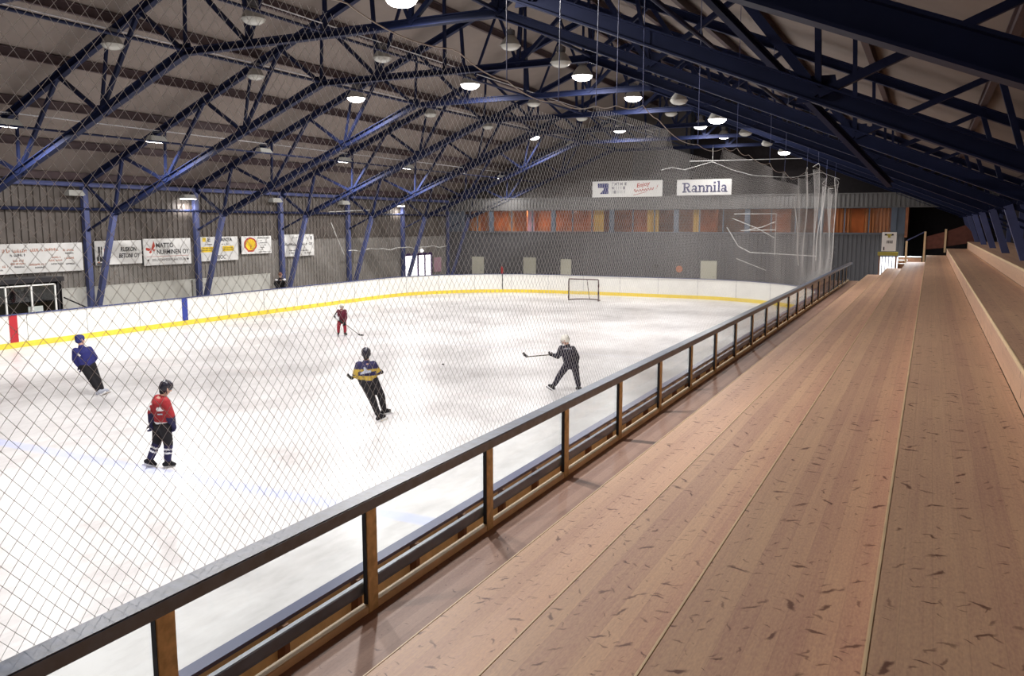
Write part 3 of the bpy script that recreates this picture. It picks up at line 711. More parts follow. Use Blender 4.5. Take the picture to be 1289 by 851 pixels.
def sign(y0, y1, z0, z1, lb, name='sponsor_sign'):
    root = empty(name, (XL+.1, (y0+y1)/2, z0), lb, 'sign', 'sponsor signs on the sign wall')
    MB().bbox(XL+.14, XL+.19, y0, y1, z0, z1, .006).build('board', 'sign', root)
    MB().box(XL+.04, XL+.14, y0+.03, y1-.03, z0+.03, z1-.03).build('backing', 'sign_back', root)
    return root
SX = XL+.193
AY = (0, 1, 0)
def bar(m, y, z, w_, h_, mi=0): m.box(SX, SX+.004, y, y+w_, z, z+h_, mi)
def words(m, y, z, w_, h_, mi=0, seed=1):
    """a line of lettering too small to read: letter-like strokes"""
    q = random.Random(seed); x = y
    while x < y+w_-.02:
        lw = h_*(.35+.35*q.random()); lw = min(lw, y+w_-x)
        if q.random() > .14:
            bar(m, x, z, lw*.3, h_*(1 if q.random() > .4 else .75), mi); bar(m, x+lw*.3, z+(h_*.4 if q.random() > .5 else 0), lw*.45, h_*.25, mi)
        x += lw
s = sign(14.0, 23.75, 2.42, 3.6, 'long sponsor board with rust red lines above the black booth')
m = MB(); words(m, 18.2, 3.26, 2.0, .13, 0, 11); words(m, 20.3, 3.26, 1.0, .13, 0, 1); words(m, 21.45, 3.28, 1.2, .12, 0, 2); words(m, 22.85, 3.26, .5, .09, 0, 21)
words(m, 22.9, 2.93, .45, .08, 0, 3); words(m, 22.3, 2.98, .45, .08, 0, 4); words(m, 22.2, 2.86, .6, .08, 0, 5); words(m, 21.35, 2.72, .75, .08, 0, 6); words(m, 20.7, 2.9, .45, .08, 0, 7); words(m, 20.6, 2.78, .6, .08, 0, 8); words(m, 19.6, 2.68, .9, .1, 0, 9)
words(m, 15.5, 2.8, 1.2, .1, 0, 10); words(m, 17.6, 2.75, 1.0, .1, 0, 12)
m.build('lettering', 'ink_orange', s)
m = MB(); words(m, 20.6, 3.1, .65, .11, 0, 13); words(m, 20.75, 2.66, .5, .07, 0, 14); words(m, 21.55, 2.6, .5, .07, 0, 15); words(m, 22.3, 2.72, .55, .07, 0, 16); words(m, 22.95, 3.14, .4, .07, 0, 17); words(m, 22.95, 2.7, .4, .07, 0, 18); words(m, 19.7, 2.56, .6, .07, 0, 19)
m.build('lettering', 'ink', s)
s = sign(24.35, 26.75, 2.6, 3.65, 'white sign reading RUSKON BETONI OY behind the inclined strut')
m = MB(); lettering(m, 'RUSKON', (SX+.004, 25.62, 3.16), AY, .85, .2, 0, .03, .2); lettering(m, 'BETONI OY', (SX+.004, 25.52, 2.88), AY, 1.12, .2, 0, .03, .2); m.build('lettering', 'ink', s)
m = MB(); bar(m, 24.5, 2.98, .09, .42); bar(m, 24.64, 2.98, .05, .42); bar(m, 24.42, 2.78, .1, .2); bar(m, 24.56, 2.75, .2, .22); bar(m, 24.4, 2.62, .42, .07); m.build('mixer_emblem', 'ink', s)
m = MB(); bar(m, 24.78, 3.1, .09, .22); bar(m, 24.45, 2.7, .12, .05); m.build('rust_emblem', 'ink_orange', s)
s = sign(26.85, 29.6, 2.47, 3.7, 'white sign with red butterfly reading MATTO NURMINEN OY')
m = MB(); lettering(m, 'MATTO', (SX+.004, 27.55, 3.28), AY, 1.0, .22, 0, .02); lettering(m, 'NURMINEN OY', (SX+.004, 27.58, 2.97), AY, 1.9, .22, 0, .02); lettering(m, 'SISUSTAMISEN AATELIA', (SX+.004, 27.3, 2.66), AY, 1.95, .11)
for yy in (27.08, 29.38): m.lathe((0, 0, 0), [(.001, 0)], 3); m.prism([(yy+.05*math.cos(t*.785), 2.71+.05*math.sin(t*.785)) for t in range(8)], 'x', SX, SX+.004)
m.build('lettering', 'ink', s)
m = MB().box(SX, SX+.004, 27.0, 29.45, 2.87, 2.885); m.build('rule', 'ink_red', s)
m = MB()
for poly in ([(27.28, 3.24), (27.42, 3.60), (27.5, 3.36), (27.36, 3.2)], [(27.28, 3.24), (26.98, 3.3), (26.97, 3.18), (27.15, 3.13)], [(27.28, 3.22), (27.14, 3.08), (27.2, 3.02), (27.28, 3.06)], [(27.3, 3.22), (27.5, 3.2), (27.42, 3.12)]): m.prism(poly, 'x', SX, SX+.004)
m.build('butterfly', 'ink_red', s)
s = sign(30.0, 32.72, 2.53, 3.74, 'white sign with two yellow boxes reading PAROC')
m = MB(); lettering(m, 'E', (SX+.004, 30.68, 3.5), AY, .17, .19, 0, .03); lettering(m, 'RANTA', (SX+.004, 31.38, 3.5), AY, .95, .18, 0, .03); words(m, 30.5, 3.33, .5, .06, 0, 31); words(m, 31.6, 3.33, .55, .06, 0, 32); lettering(m, 'PAROC', (SX+.004, 31.0, 2.62), AY, .85, .2, 0, .0, .1)
m.build('lettering', 'ink', s)
m = MB(); bar(m, 30.25, 2.98, 1.0, .26); bar(m, 31.65, 3.0, .75, .26); bar(m, 30.35, 3.5, .22, .2); m.build('yellow_boxes', 'yellow', s)
m = MB(); 
for yy, ww, sd in ((30.32, .85, 33), (31.75, .6, 35)):
    for zz in (3.04, 3.14): 
        q = random.Random(sd); x = yy
        while x < yy+ww: m.box(SX+.004, SX+.007, x, x+.03, zz, zz+.06); x += .05+.03*q.random()
m.build('box_lines', 'ink', s)
s = sign(32.98, 35.2, 2.8, 3.74, 'white sign with a yellow and red scallop shell emblem')
def shell(r0, r1): 
    P = []
    for k in range(25):
        t = math.radians(-35+250*k/24); rr = 1+.035*abs(math.sin(k*math.pi/3.4)); P.append((33.62+r0*rr*math.cos(t), 3.30+r1*rr*math.sin(t)))
    P += [(33.62-r0*.5, 3.30-r1*.95), (33.62-r0*.45, 3.30-r1*1.05), (33.62+r0*.45, 3.30-r1*1.05), (33.62+r0*.5, 3.30-r1*.95)]
    return P
MB().prism(shell(.46, .36), 'x', SX, SX+.004).build('shell_border', 'ink_red', s)
m = MB().prism(shell(.36, .28), 'x', SX+.004, SX+.007); m.build('shell', 'yellow', s)
m = MB()
for k in range(-3, 4): 
    t = math.radians(90+k*24); m.beam((SX+.008, 33.62+.03*k, 3.06), (SX+.008, 33.62+.33*math.cos(t), 3.30+.25*math.sin(t)), .004, .012, (1, 0, 0))
m.build('shell_ribs', 'ink_red', s)
m = MB(); words(m, 34.15, 3.6, .95, .08, 0, 41)
for k, (a, wd) in enumerate(((34.2, .3), (34.3, .55), (34.4, .4), (34.3, .35), (34.2, .35), (34.15, 1.0))): words(m, a, 3.47-.12*k, wd, .05, 0, 42+k)
m.build('small_print', 'ink', s)
s = sign(36.03, 38.74, 2.56, 3.79, 'white sign with one dark headline, farthest along the sign wall')
m = MB(); words(m, 36.15, 3.16, 1.2, .15, 0, 51); words(m, 37.62, 3.18, .55, .14, 0, 52); lettering(m, 'OY', (SX+.004, 38.28, 3.18), AY, .32, .14, 0, .03); words(m, 36.9, 3.58, .45, .06, 0, 53); words(m, 38.0, 3.56, .3, .05, 0, 54); bar(m, 38.45, 3.48, .09, .2)
for k in range(4): words(m, (36.6, 37.6, 36.6, 37.9)[k], (2.86, 2.84, 2.72, 2.70)[k], .65, .07, 0, 55+k)
m.build('lettering', 'ink', s)
# bright glazed doors at the far end of the sign wall
f = MB()
for y in (48.2, 50.0, 51.8): f.box(XL+.03, XL+.12, y-.07, y+.07, 0, 2.25)
f.box(XL+.03, XL+.12, 48.2, 51.8, 2.18, 2.34); f.box(XL+.03, XL+.12, 50.85, 50.95, 0, 2.2)
f.beam((XL+.12, 48.75, .5), (XL+.12, 49.45, 2.2), .14, .05, (1, 0, 0))
d = f.build('door_1', 'purple', loc=(XL+.1, 50, 0)); struct(d)
MB().box(XL+.04, XL+.06, 48.25, 51.75, .02, 2.2).build('pane', 'daylight', d)
e = empty('exit_lamp', (XL+.1, 50.5, 2.5), 'small round lamp above the bright glass doors', 'lamp')
MB().box(XL+.03, XL+.06, 50.4, 50.6, 2.42, 2.58).build('back_plate', 'white', e)
MB().tube([(XL+.05, 50.5, 2.5), (XL+.12, 50.5, 2.5), (XL+.2, 50.5, 2.49)], [.085, .095, .05], 12).build('globe', 'lens_on', e)
at('wall_poster', 'pink poster on the wall beside the bright glass doors', 'poster', XL+.04, XL+.06, 52.2, 53.2, .9, 1.95, 'pink', .003)
# doors of the far wall
for i, (x0, x1, z) in enumerate(((-30.15, -29.15, 2.0), (-25.95, -24.95, 2.02), (-23.05, -22.25, 1.95), (-13.2, -12.15, 2.02))):
    d = MB().bbox(x0, x1, Y1-.07, Y1-.02, 0, z, .01).build('door_%d' % (i+2), 'door_beige', loc=(x0, Y1-.05, 0)); struct(d)
    MB().tube([(x1-.14, Y1-.07, 1.0), (x1-.14, Y1-.12, 1.0), (x1-.26, Y1-.12, 1.0)], .012, 8).build('door_handle', 'steel', d)
def small_post(name, lb, cat, x, z, mt, r=.16):
    o = MB().tube([(x, Y1-.05, z), (x, Y1-.09, z), (x, Y1-.10, z)], [r, r, r*.6], 20).build(name, mt, loc=(x, Y1-.05, z)); tag(o, lb, cat)
small_post('safety_disc', 'round orange notice on the far wall left of the last door', 'notice', -14.6, 1.45, 'ink_orange', .22)
e = empty('fire_extinguisher', (-27.6, Y1-.15, .7), 'red fire extinguisher on the far wall between the first two doors', 'fire extinguisher')
MB().lathe((-27.6, Y1-.15, .8), [(.001, 0), (.08, 0), (.085, .04), (.085, .42), (.06, .5), (.03, .54), (.001, .54)], 16).build('cylinder', 'red', e, smooth=True)
MB().tube([(-27.6, Y1-.15, 1.34), (-27.6, Y1-.15, 1.42), (-27.45, Y1-.15, 1.4)], .02, 8).build('valve', 'dark', e)
MB().tube([(-27.55, Y1-.16, 1.36), (-27.46, Y1-.18, 1.2), (-27.47, Y1-.18, .95)], .012, 6).build('hose', 'dark', e)
at('wall_bracket', 'small dark bracket on the far wall right of the goal', 'bracket', -16.3, -16.0, Y1-.12, Y1-.04, 1.5, 1.72, 'dark', .01)
# banners on top of the far fascia
def fsign(x0, x1, z0, z1, lb):
    root = empty('sponsor_banner', ((x0+x1)/2, Y1-.15, z0), lb, 'sign', 'banners above the gallery')
    MB().bbox(x0, x1, Y1-.19, Y1-.14, z0, z1, .006).build('board', 'sign', root)
    MB().box(x0+.04, x1-.04, Y1-.14, Y1-.08, z0+.03, z1-.03).build('backing', 'sign_back', root)
    return root
FY = Y1-.194; AX = (1, 0, 0)
s = fsign(-20.7, -15.83, 6.16, 7.22, 'white banner with blue square and red script above the gallery windows')
m = MB(); m.prism([(-20.3, 7.08), (-19.55, 7.08), (-19.55, 6.38), (-20.15, 6.38), (-19.85, 6.72), (-19.95, 6.78), (-20.3, 6.78)], 'y', FY, FY+.004); m.build('blue_emblem', 'ink_navy', s)
m = MB()
for j, z in enumerate((6.92, 6.66, 6.40)):
    q = random.Random(j+5); x = -19.3
    while x < -18.35:
        m.box(x, x+.035, FY, FY+.004, z, z+.2)
        if q.random() > .5: m.box(x, x+.13, FY, FY+.004, z+(.16 if q.random() > .5 else 0), z+(.2 if q.random() > .5 else .04)+.0)
        x += .12+.06*q.random()
m.build('grey_lettering', 'ink_grey', s)
m = MB(); lettering(m, 'Enjoy', (-17.55, FY, 6.66), AX, .95, .36, 0, .02, .3, .18)
P = []
for k in range(60):
    t = k/59; P.append((-17.75+1.35*t, FY, 6.52+.16*t+(.07 if k > 4 else .14)*math.sin(t*46)))
m.tube(P, .022, 4); m.beam((-16.2, FY, 6.74), (-16.12, FY, 6.93), .03, .02, (0, 1, 0)); m.beam((-16.24, FY, 6.66), (-16.23, FY, 6.69), .03, .02, (0, 1, 0))
m.tube([(-17.8, FY, 6.27), (-17.4, FY, 6.36), (-16.9, FY, 6.48)], .02, 4)
m.build('red_script', 'ink_red', s)
s = fsign(-14.87, -11.37, 6.2, 7.2, 'white banner reading Rannila in heavy navy letters')
m = MB(); X0 = -14.52; u = .62; base = 6.38
def ser(x, z, w_=.2): m.box(x-w_/2, x+w_/2, FY, FY+.004, z, z+.075)
def stem(x, z0, z1, w_=.105): m.box(x-w_/2, x+w_/2, FY, FY+.004, z0, z1)
def arcs(cx, cz, rx, rz, a0, a1, th): 
    n = 10; P = [(cx+rx*math.cos(math.radians(a0+(a1-a0)*k/n)), cz+rz*math.sin(math.radians(a0+(a1-a0)*k/n))) for k in range(n+1)]+[(cx+(rx-th)*math.cos(math.radians(a1-(a1-a0)*k/n)), cz+(rz-th)*math.sin(math.radians(a1-(a1-a0)*k/n))) for k in range(n+1)]
    for k in range(n): m.prism([P[k], P[k+1], P[2*n-k], P[2*n+1-k]], 'y', FY, FY+.004)
# R
stem(X0+.16, base, base+u, .12); ser(X0+.16, base, .28); m.box(X0, X0+.34, FY, FY+.004, base+u-.08, base+u); arcs(X0+.32, base+u-.17, .18, .17, -90, 90, .09); m.box(X0+.16, X0+.34, FY, FY+.004, base+u-.34, base+u-.26)
m.prism([(X0+.26, base+.3), (X0+.38, base+.3), (X0+.56, base), (X0+.42, base)], 'y', FY, FY+.004); ser(X0+.52, base, .16)
def a_(x):
    stem(x+.28, base, base+.34, .11); arcs(x+.17, base+.30, .165, .16, 20, 165, .085); arcs(x+.14, base+.13, .14, .13, 0, 360, .075); ser(x+.35, base, .12)
def n_(x):
    stem(x+.1, base, base+.44); ser(x+.08, base, .2); m.box(x-.02, x+.1, FY, FY+.004, base+.38, base+.45); arcs(x+.24, base+.28, .165, .17, 0, 140, .09); stem(x+.36, base, base+.3); ser(x+.37, base, .2)
a_(X0+.62); n_(X0+1.05); n_(X0+1.53)
stem(X0+2.1, base, base+.44); ser(X0+2.1, base, .22); m.box(X0+2.0, X0+2.1, FY, FY+.004, base+.38, base+.45); m.box(X0+2.03, X0+2.16, FY, FY+.004, base+.54, base+.66)
stem(X0+2.36, base, base+.7); ser(X0+2.36, base, .22); m.box(X0+2.25, X0+2.36, FY, FY+.004, base+.63, base+.7)
a_(X0+2.5)
m.build('lettering', 'ink_navy', s)

# ------------------------------------------------------------------ far end of the stand
e = empty('warning_sign', (-1.98, 49.6, 1.2), 'white notice board with yellow eagle like emblem at the end of the stand', 'sign')
MB().bbox(-2.33, -1.62, 49.58, 49.62, 2.92, 3.94, .006).build('board', 'sign', e)
m = MB(); m.prism([(-2.17, 3.84), (-1.78, 3.84), (-1.84, 3.74), (-1.92, 3.76), (-1.9, 3.64), (-2.05, 3.64), (-2.03, 3.76), (-2.11, 3.74)], 'y', 49.57, 49.58); m.build('emblem', 'olive', e)
m = MB(); m.box(-2.2, -2.1, 49.569, 49.57, 3.76, 3.85); m.box(-1.86, -1.76, 49.569, 49.57, 3.76, 3.85)
for k in range(4): m.box(-2.08+.08*k, -2.04+.08*k, 49.57, 49.58, 3.34, 3.5)
m.box(-2.24, -2.18, 49.57, 49.58, 2.97, 3.15); m.build('print', 'ink', e)
MB().bbox(-2.5, -1.5, 49.55, 49.75, 2.68, 2.88, .01).build('shelf_box', 'olive', e)
MB().box(-2.44, -2.36, 49.6, 49.7, 0, 2.7).box(-1.62, -1.54, 49.6, 49.7, 0, 2.7).build('legs', 'stud', e)
# daylit slatted window below it and bright stair
f = MB()
for k in range(7): f.box(-2.52+.17*k, -2.48+.17*k, 51.0, 51.06, 1.2, 2.6)
f.box(-2.52, -1.44, 51.0, 51.06, 2.56, 2.64)
d = f.build('window_8', 'mullion', loc=(-2, 51, 1.2)); struct(d)
MB().box(-2.5, -1.46, 51.06, 51.08, 1.2, 2.6).build('pane', 'daylight', d)
st = empty('stair', (-.95, 50.2, 0), 'short stair with bright white steps leading off the stand end', 'stair')
for k, (x1, z) in enumerate(((-.36, 2.62), (-1.02, 2.44), (-1.14, 2.26))):
    y = 50.6-.35*k
    MB().bbox(-1.5, x1, y, y+.3, z-.05, z, .005).build('step', 'white', st)
    MB().box(-1.5, x1, y+.02, y+.28, 0, z-.05).build('riser_block', 'stud', st)
ld = bpy.data.lights.new('door_daylight', 'AREA'); ld.size = .8; ld.energy = 130; ld.color = (.95, .97, 1)
lo = bpy.data.objects.new('door_daylight', ld); COL.objects.link(lo); lo.location = (-.9, 50.2, 3.9)
hb = empty('stair_barrier', (0, 49.3, NZ[2]), 'dark red barrier with pale posts and blue handrail closing the stand end', 'barrier')
for x, z0, z1 in ((-1.1, 2.3, 3.48), (-.24, 2.35, 3.98), (.72, 2.9, 4.12)):
    MB().bbox(x-.05, x+.05, 49.2, 49.3, z0, z1, .006).build('post', 'nose', hb)
MB().beam((-1.1, 49.25, 3.5), (-.24, 49.25, 3.98), .06, .06).build('handrail', 'col_blue', hb)
MB().prism([(-.2, 3.05), (.7, 3.15), (.7, 3.98), (-.2, 3.72)], 'y', 49.3, 49.34).prism([(.74, 3.2), (2.3, 3.5), (1.6, 4.32), (.74, 4.0)], 'y', 49.3, 49.34).build('panel', 'barrier', hb)
MB().box(-1.2, XR, 50.9, 51.0, 0, 2.3).build('stair_back', 'dark', hb)

# ------------------------------------------------------------------ people
M['red_jersey'] = plain('jersey_red', (.30, .018, .024), .8, noise=.15, nscale=15)
M['navy'] = plain('navy_cloth', (.016, .014, .06), .8, noise=.2, nscale=15)
M['blue_jersey'] = plain('jacket_blue', (.018, .020, .14), .75, noise=.2, nscale=15)
M['maroon'] = plain('jersey_maroon', (.12, .012, .03), .8, noise=.2, nscale=15)
M['red_pants'] = plain('pants_red', (.30, .02, .035), .8, noise=.2, nscale=15)
M['gold'] = plain('jersey_gold', (.42, .29, .05), .8, noise=.12, nscale=15)
M['tracksuit'] = plain('tracksuit_navy_black', (.009, .008, .022), .8, noise=.25, nscale=15)
M['clothwhite'] = plain('cloth_white', (.72, .72, .74), .8)
M['clothgrey'] = plain('cloth_grey', (.36, .38, .45), .8)
M['helmet_black'] = plain('helmet_black', (.015, .014, .025), .3)
M['helmet_white'] = plain('helmet_white', (.74, .72, .66), .3)
M['helmet_blue'] = plain('cap_blue', (.02, .025, .15), .6)
M['hair'] = plain('hair_brown', (.12, .05, .03), .8)
M['lips'] = plain('lips', (.3, .09, .08), .6)
M['stick_wood'] = plain('stick_shaft', (.10, .085, .05), .5)
M['tape'] = plain('stick_tape', (.03, .03, .03), .8)
def V3(p): return Vector(p)
def figure(loc, az, label, J, fwd, k=1.0, jersey=None, pants=None, helmet='helmet_black', cage=False, glove='black', skate='black', headf=None, group='skaters on the ice', hair=None, onskates=True):
    """J: joints in metres, x = to the right, y = away from the stand, z = up"""
    root = empty('person', loc, label, 'person', group, math.radians(az))
    J = {n: V3(p) for n, p in J.items()}
    F = V3(headf or fwd).normalized(); up = (J['head']-J['neck']).normalized(); S = F.cross(up).normalized(); F = up.cross(S).normalized()
    h = J['head']
    sm = (J['shL']+J['shR'])/2; hm = (J['hipL']+J['hipR'])/2
    c = [(h+up*.03*k-F*.012*k, h+up*.025*k+F*.02*k, .088*k, .082*k), (h-up*.03*k+F*.02*k, h-up*.05*k+F*.03*k, .07*k, .06*k), (h-up*.085*k+F*.045*k, h-up*.09*k+F*.05*k, .04*k, .034*k),
         (h+up*.0*k+F*.085*k, h-up*.03*k+F*.108*k, .012*k, .018*k), (h-up*.02*k+S*.085*k, h+up*.02*k+S*.088*k-F*.01*k, .018*k, .02*k), (h-up*.02*k-S*.085*k, h+up*.02*k-S*.088*k-F*.01*k, .018*k, .02*k),
         (h-up*.06*k-F*.01*k, J['neck']-up*.03*k, .055*k, .06*k)]
    c += [(sm-up*.02*k, (sm+hm)/2, .11*k, .10*k), ((sm+hm)/2, hm, .10*k, .11*k), (J['shL'], J['shR'], .06*k, .06*k), (J['hipL'], J['hipR'], .085*k, .085*k)]
    for s in 'LR':
        c += [(J['sh'+s], J['el'+s], .05*k, .04*k), (J['el'+s], J['ha'+s], .04*k, .028*k), (J['hip'+s], J['kn'+s], .08*k, .055*k), (J['kn'+s], J['an'+s], .055*k, .04*k)]
    blob('body', c, .014*k, 'skin', root)
    for sg in (1, -1):
        MB().lathe((0, 0, 0), [(.001, .012*k), (.008*k, .008*k), (.0115*k, 0), (.008*k, -.008*k), (.001, -.012*k)], 10).build('eye', 'ink', root, local=True).location = h+F*.085*k+up*.012*k+S*.032*k*sg
    MB().beam(h-up*.062*k+F*.086*k-S*.022*k, h-up*.062*k+F*.086*k+S*.022*k, .012*k, .008*k, F).build('mouth', 'lips', root, local=True)
    # jersey
    side = (J['shR']-J['shL']).normalized()
    cj = [(J['shL']-up*.03*k, J['shR']-up*.03*k, .09*k, .09*k), (sm-up*.08*k, hm+up*.05*k, .145*k, .135*k),
          (J['shL']+side*.03*k-up*.06*k, J['hipL']+side*.01*k, .095*k, .10*k), (J['shR']-side*.03*k-up*.06*k, J['hipR']-side*.01*k, .095*k, .10*k), (J['neck']-up*.03*k, sm, .075*k, .10*k)]
    for s in 'LR':
        d = (J['ha'+s]-J['el'+s]); cj += [(J['sh'+s], J['el'+s], .085*k, .072*k), (J['el'+s], J['el'+s]+d*.78, .07*k, .058*k)]
    jn, jm, jf = jersey
    blob(jn, cj, .018*k, jm, root, (lambda c_, n_: jf(c_, n_, J)) if jf else None)
    # trousers
    cp = [(J['hipL']-up*.02*k, J['hipR']-up*.02*k, .115*k, .115*k)]
    for s in 'LR':
        cp += [(J['hip'+s], J['kn'+s], .112*k, .085*k), (J['kn'+s], J['an'+s]+(J['kn'+s]-J['an'+s])*.12, .085*k, .066*k)]
    pn, pm, pf = pants
    blob(pn, cp, .018*k, pm, root, (lambda c_, n_: pf(c_, n_, J)) if pf else None)
    # gloves: palm, four unequal bent fingers, thumb
    for s in 'LR':
        d = (J['ha'+s]-J['el'+s]).normalized(); w_ = J['ha'+s]
        pn_ = d.cross(F).normalized() if abs(d.dot(F)) < .95 else d.cross(up).normalized()
        inn = d.cross(pn_).normalized()          # towards the palm side
        cg = [(w_-d*.07*k, w_, .05*k, .047*k), (w_, w_+d*.07*k, .045*k, .045*k)]
        for i, (o_, ln) in enumerate(((-.036, .062), (-.012, .072), (.012, .068), (.036, .052))):
            a = w_+d*.085*k+pn_*o_*k; b_ = a+(d*.8+inn*.5)*ln*.6*k; e_ = b_+(d*.15+inn*.95)*ln*.6*k
            cg += [(w_+d*.05*k+pn_*o_*k, a, .021*k, .0195*k), (a, b_, .0185*k, .017*k), (b_, e_, .0165*k, .014*k)]
        t0 = w_+d*.02*k-pn_*.045*k; t1 = t0+(d*.5-pn_*.45+inn*.5)*.05*k; t2 = t1+(d*.7+inn*.6)*.04*k
        cg += [(t0, t1, .022*k, .019*k), (t1, t2, .018*k, .015*k)]
        blob('glove', cg, .0095*k, glove, root, smooth=1)
    # headgear
    if helmet:
        ch = [(h+up*.05*k-F*.02*k, h+up*.05*k+F*.022*k, .105*k, .10*k), (h+up*.0*k-F*.045*k, h+up*.0*k-F*.03*k, .085*k, .09*k), (h+up*.03*k+S*.06*k-F*.02*k, h-up*.02*k+S*.066*k-F*.015*k, .045*k, .035*k), (h+up*.03*k-S*.06*k-F*.02*k, h-up*.02*k-S*.066*k-F*.015*k, .045*k, .035*k)]
        hl = blob('helmet', ch, .014*k, helmet, root)
        MB().beam(h-up*.09*k+S*.05*k+F*.02*k, h-up*.02*k+S*.085*k, .012*k, .005*k, S).beam(h-up*.09*k-S*.05*k+F*.02*k, h-up*.02*k-S*.085*k, .012*k, .005*k, S).build('chin_strap', 'black', hl, local=True)
        if cage:
            m = MB()
            for q in range(-3, 4):
                m.tube([h+up*.04*k+F*.11*k+S*.026*k*q*.9, h-up*.03*k+F*.135*k+S*.026*k*q, h-up*.1*k+F*.10*k+S*.02*k*q], .0035*k, 5)
            for zz in (.02, -.03, -.08): m.tube([h+up*zz*k+F*(.125-.3*abs(t)**2*.12)*k+S*t*.085*k for t in (-1, -.5, 0, .5, 1)], .0035*k, 5)
            m.build('face_cage', 'steel', hl, local=True)
    if hair:
        blob('hair', [(h+up*.05*k-F*.02*k, h+up*.05*k+F*.03*k, .098*k, .088*k), (h-F*.04*k, h-up*.07*k-F*.035*k, .08*k, .062*k)], .014*k, hair, root)
    # skates or shoes
    for s in 'LR':
        t = J.get('toe'+s); an = J['an'+s]
        td = (V3(t)-an) if t is not None else V3(fwd)
        sole = (an-J['kn'+s]).normalized(); td = td-sole*td.dot(sole); td.normalize()
        heel = an+sole*.055*k-td*.05*k; toe = an+sole*.062*k+td*.15*k
        sk = blob('skate' if onskates else 'shoe', [(an-sole*.05*k, an+sole*.03*k, .052*k, .052*k), (heel, toe-td*.03*k, .042*k, .036*k), (an+sole*.02*k+td*.03*k, toe-td*.06*k+sole*-.01*k, .046*k, .038*k)], .013*k, skate, root)
        if onskates:
            m = MB(); m.beam(heel+sole*.05*k-td*.02*k, toe+sole*.05*k-td*.0*k, .02*k, .035*k, sole); m.build('blade_holder', 'clothwhite', sk, local=True)
            m = MB(); m.beam(heel+sole*.078*k-td*.04*k, toe+sole*.078*k+td*.03*k, .006*k, .03*k, sole); m.build('blade', 'steel', sk, local=True)
    return root, J
def stick(loc, az, label, pts, blade, k=1.0):
    """pts: shaft from butt to heel; blade: heel to tip"""
    root = empty('hockey_stick', loc, label, 'hockey stick', 'hockey sticks', math.radians(az))
    m = MB(); a, b = V3(pts[0]), V3(pts[1]); m.beam(a, b, .024*k, .032*k, (0, 1, 0)); m.build('shaft', 'stick_wood', root, local=True)
    m = MB(); P = [V3(p) for p in blade]
    for p, q in zip(P, P[1:]): m.beam(p, q, .012*k, .07*k, (0, .3, 1))
    m.build('blade', 'tape', root, local=True)
    MB().beam(a, a+(b-a).normalized()*.12*k, .03*k, .038*k, (0, 1, 0)).build('grip_tape', 'tape', root, local=True)
    return root
LOCR = (-12.24, 10.32, 0)
def stripe_on_arm(c, a, b, lo, hi, r=.12):
    d = b-a; t = (c-a).dot(d)/d.length_squared; p = a+d*max(0, min(1, t)); return (c-p).length < r and lo < t < hi
def j_red(c, n, J):
    hm = (J['hipL']+J['hipR'])/2
    for s in 'LR':
        for lo, hi in ((.42, .55), (.72, .86)):
            if s == 'L' and stripe_on_arm(c, J['sh'+s], J['el'+s], lo, hi, .10) and abs((c-(J['shL']+J['shR'])/2).dot((J['shR']-J['shL']).normalized())) > .13: return 1
        if stripe_on_arm(c, J['el'+s], J['ha'+s], .12, 1.2, .09): return 2 if stripe_on_arm(c, J['el'+s], J['ha'+s], .4, 1.2, .09) or True else 0
    if hm.z+.02 < c.z < hm.z+.06: return 1
    return 2 if c.z <= hm.z+.02 else 0
def p_red(c, n, J):
    for s in 'LR':
        if stripe_on_arm(c, J['kn'+s], J['an'+s], .22, .32, .14) or stripe_on_arm(c, J['kn'+s], J['an'+s], .45, .55, .14): return 1
        if stripe_on_arm(c, J['kn'+s], J['an'+s], .02, 1.5, .14): return 2
    return 0
# the hem of the red jersey sits at the hip; joints measured from the feet
root, J = figure(LOCR, 49.9, 'person in red hockey jersey with white stripes and dark helmet walking on skates', {
    'head': (.14, 0, 1.45), 'neck': (.09, 0, 1.31), 'shL': (.0, .13, 1.24), 'shR': (.12, -.12, 1.23), 'elL': (-.12, .12, 1.0), 'haL': (-.13, .07, .80), 'elR': (.2, -.17, .98), 'haR': (.23, -.12, .80),
    'hipL': (-.01, .07, .80), 'hipR': (.09, -.06, .79), 'knL': (-.06, .08, .44), 'anL': (-.19, .08, .15), 'knR': (.13, -.07, .43), 'anR': (.10, -.07, .12), 'toeL': (-.11, .09, .0), 'toeR': (.25, -.05, .11)},
    (.8, .6, 0), 1.0, ('jersey', ['red_jersey', 'clothwhite', 'navy'], j_red), ('breezers_and_socks', ['black', 'clothwhite', 'navy'], p_red), 'helmet_black', headf=(.9, .3, -.05), glove='navy', hair='black')
m = MB(); fb = V3((-.38, .45, 0)).normalized()
def back_patch(root, J, mats, shapes, fwd, off=.17, k=1.0):
    """flat marks lying on the back of a jersey; shapes: (material, polygon in (across, up) metres)"""
    F = V3(fwd).normalized(); up = V3((0, 0, 1)); S = F.cross(up).normalized()
    c = (J['shL']+J['shR'])/2*.62+(J['hipL']+J['hipR'])/2*.38
    for mt, nm, poly in shapes:
        m = MB(); n = len(poly); v = [c-F*off*k+S*x+up*z for x, z in poly]+[c-F*(off+.004)*k+S*x+up*z for x, z in poly]
        m.add(v, [tuple(range(n)), tuple(range(2*n-1, n-1, -1))]+[(i, i+n, (i+1) % n+n, (i+1) % n) for i in range(n)]); m.build(nm, mt, root, local=True)
back_patch(root, J, None, [('clothwhite', 'back_emblem', [(-.03, .0), (.07, .0), (.09, .035), (.07, .07), (-.03, .07), (-.05, .035)]), ('clothgrey', 'back_number', [(-.03, -.07), (.06, -.07), (.06, -.045), (-.03, -.045)])], (.3, 1, 0), .165)
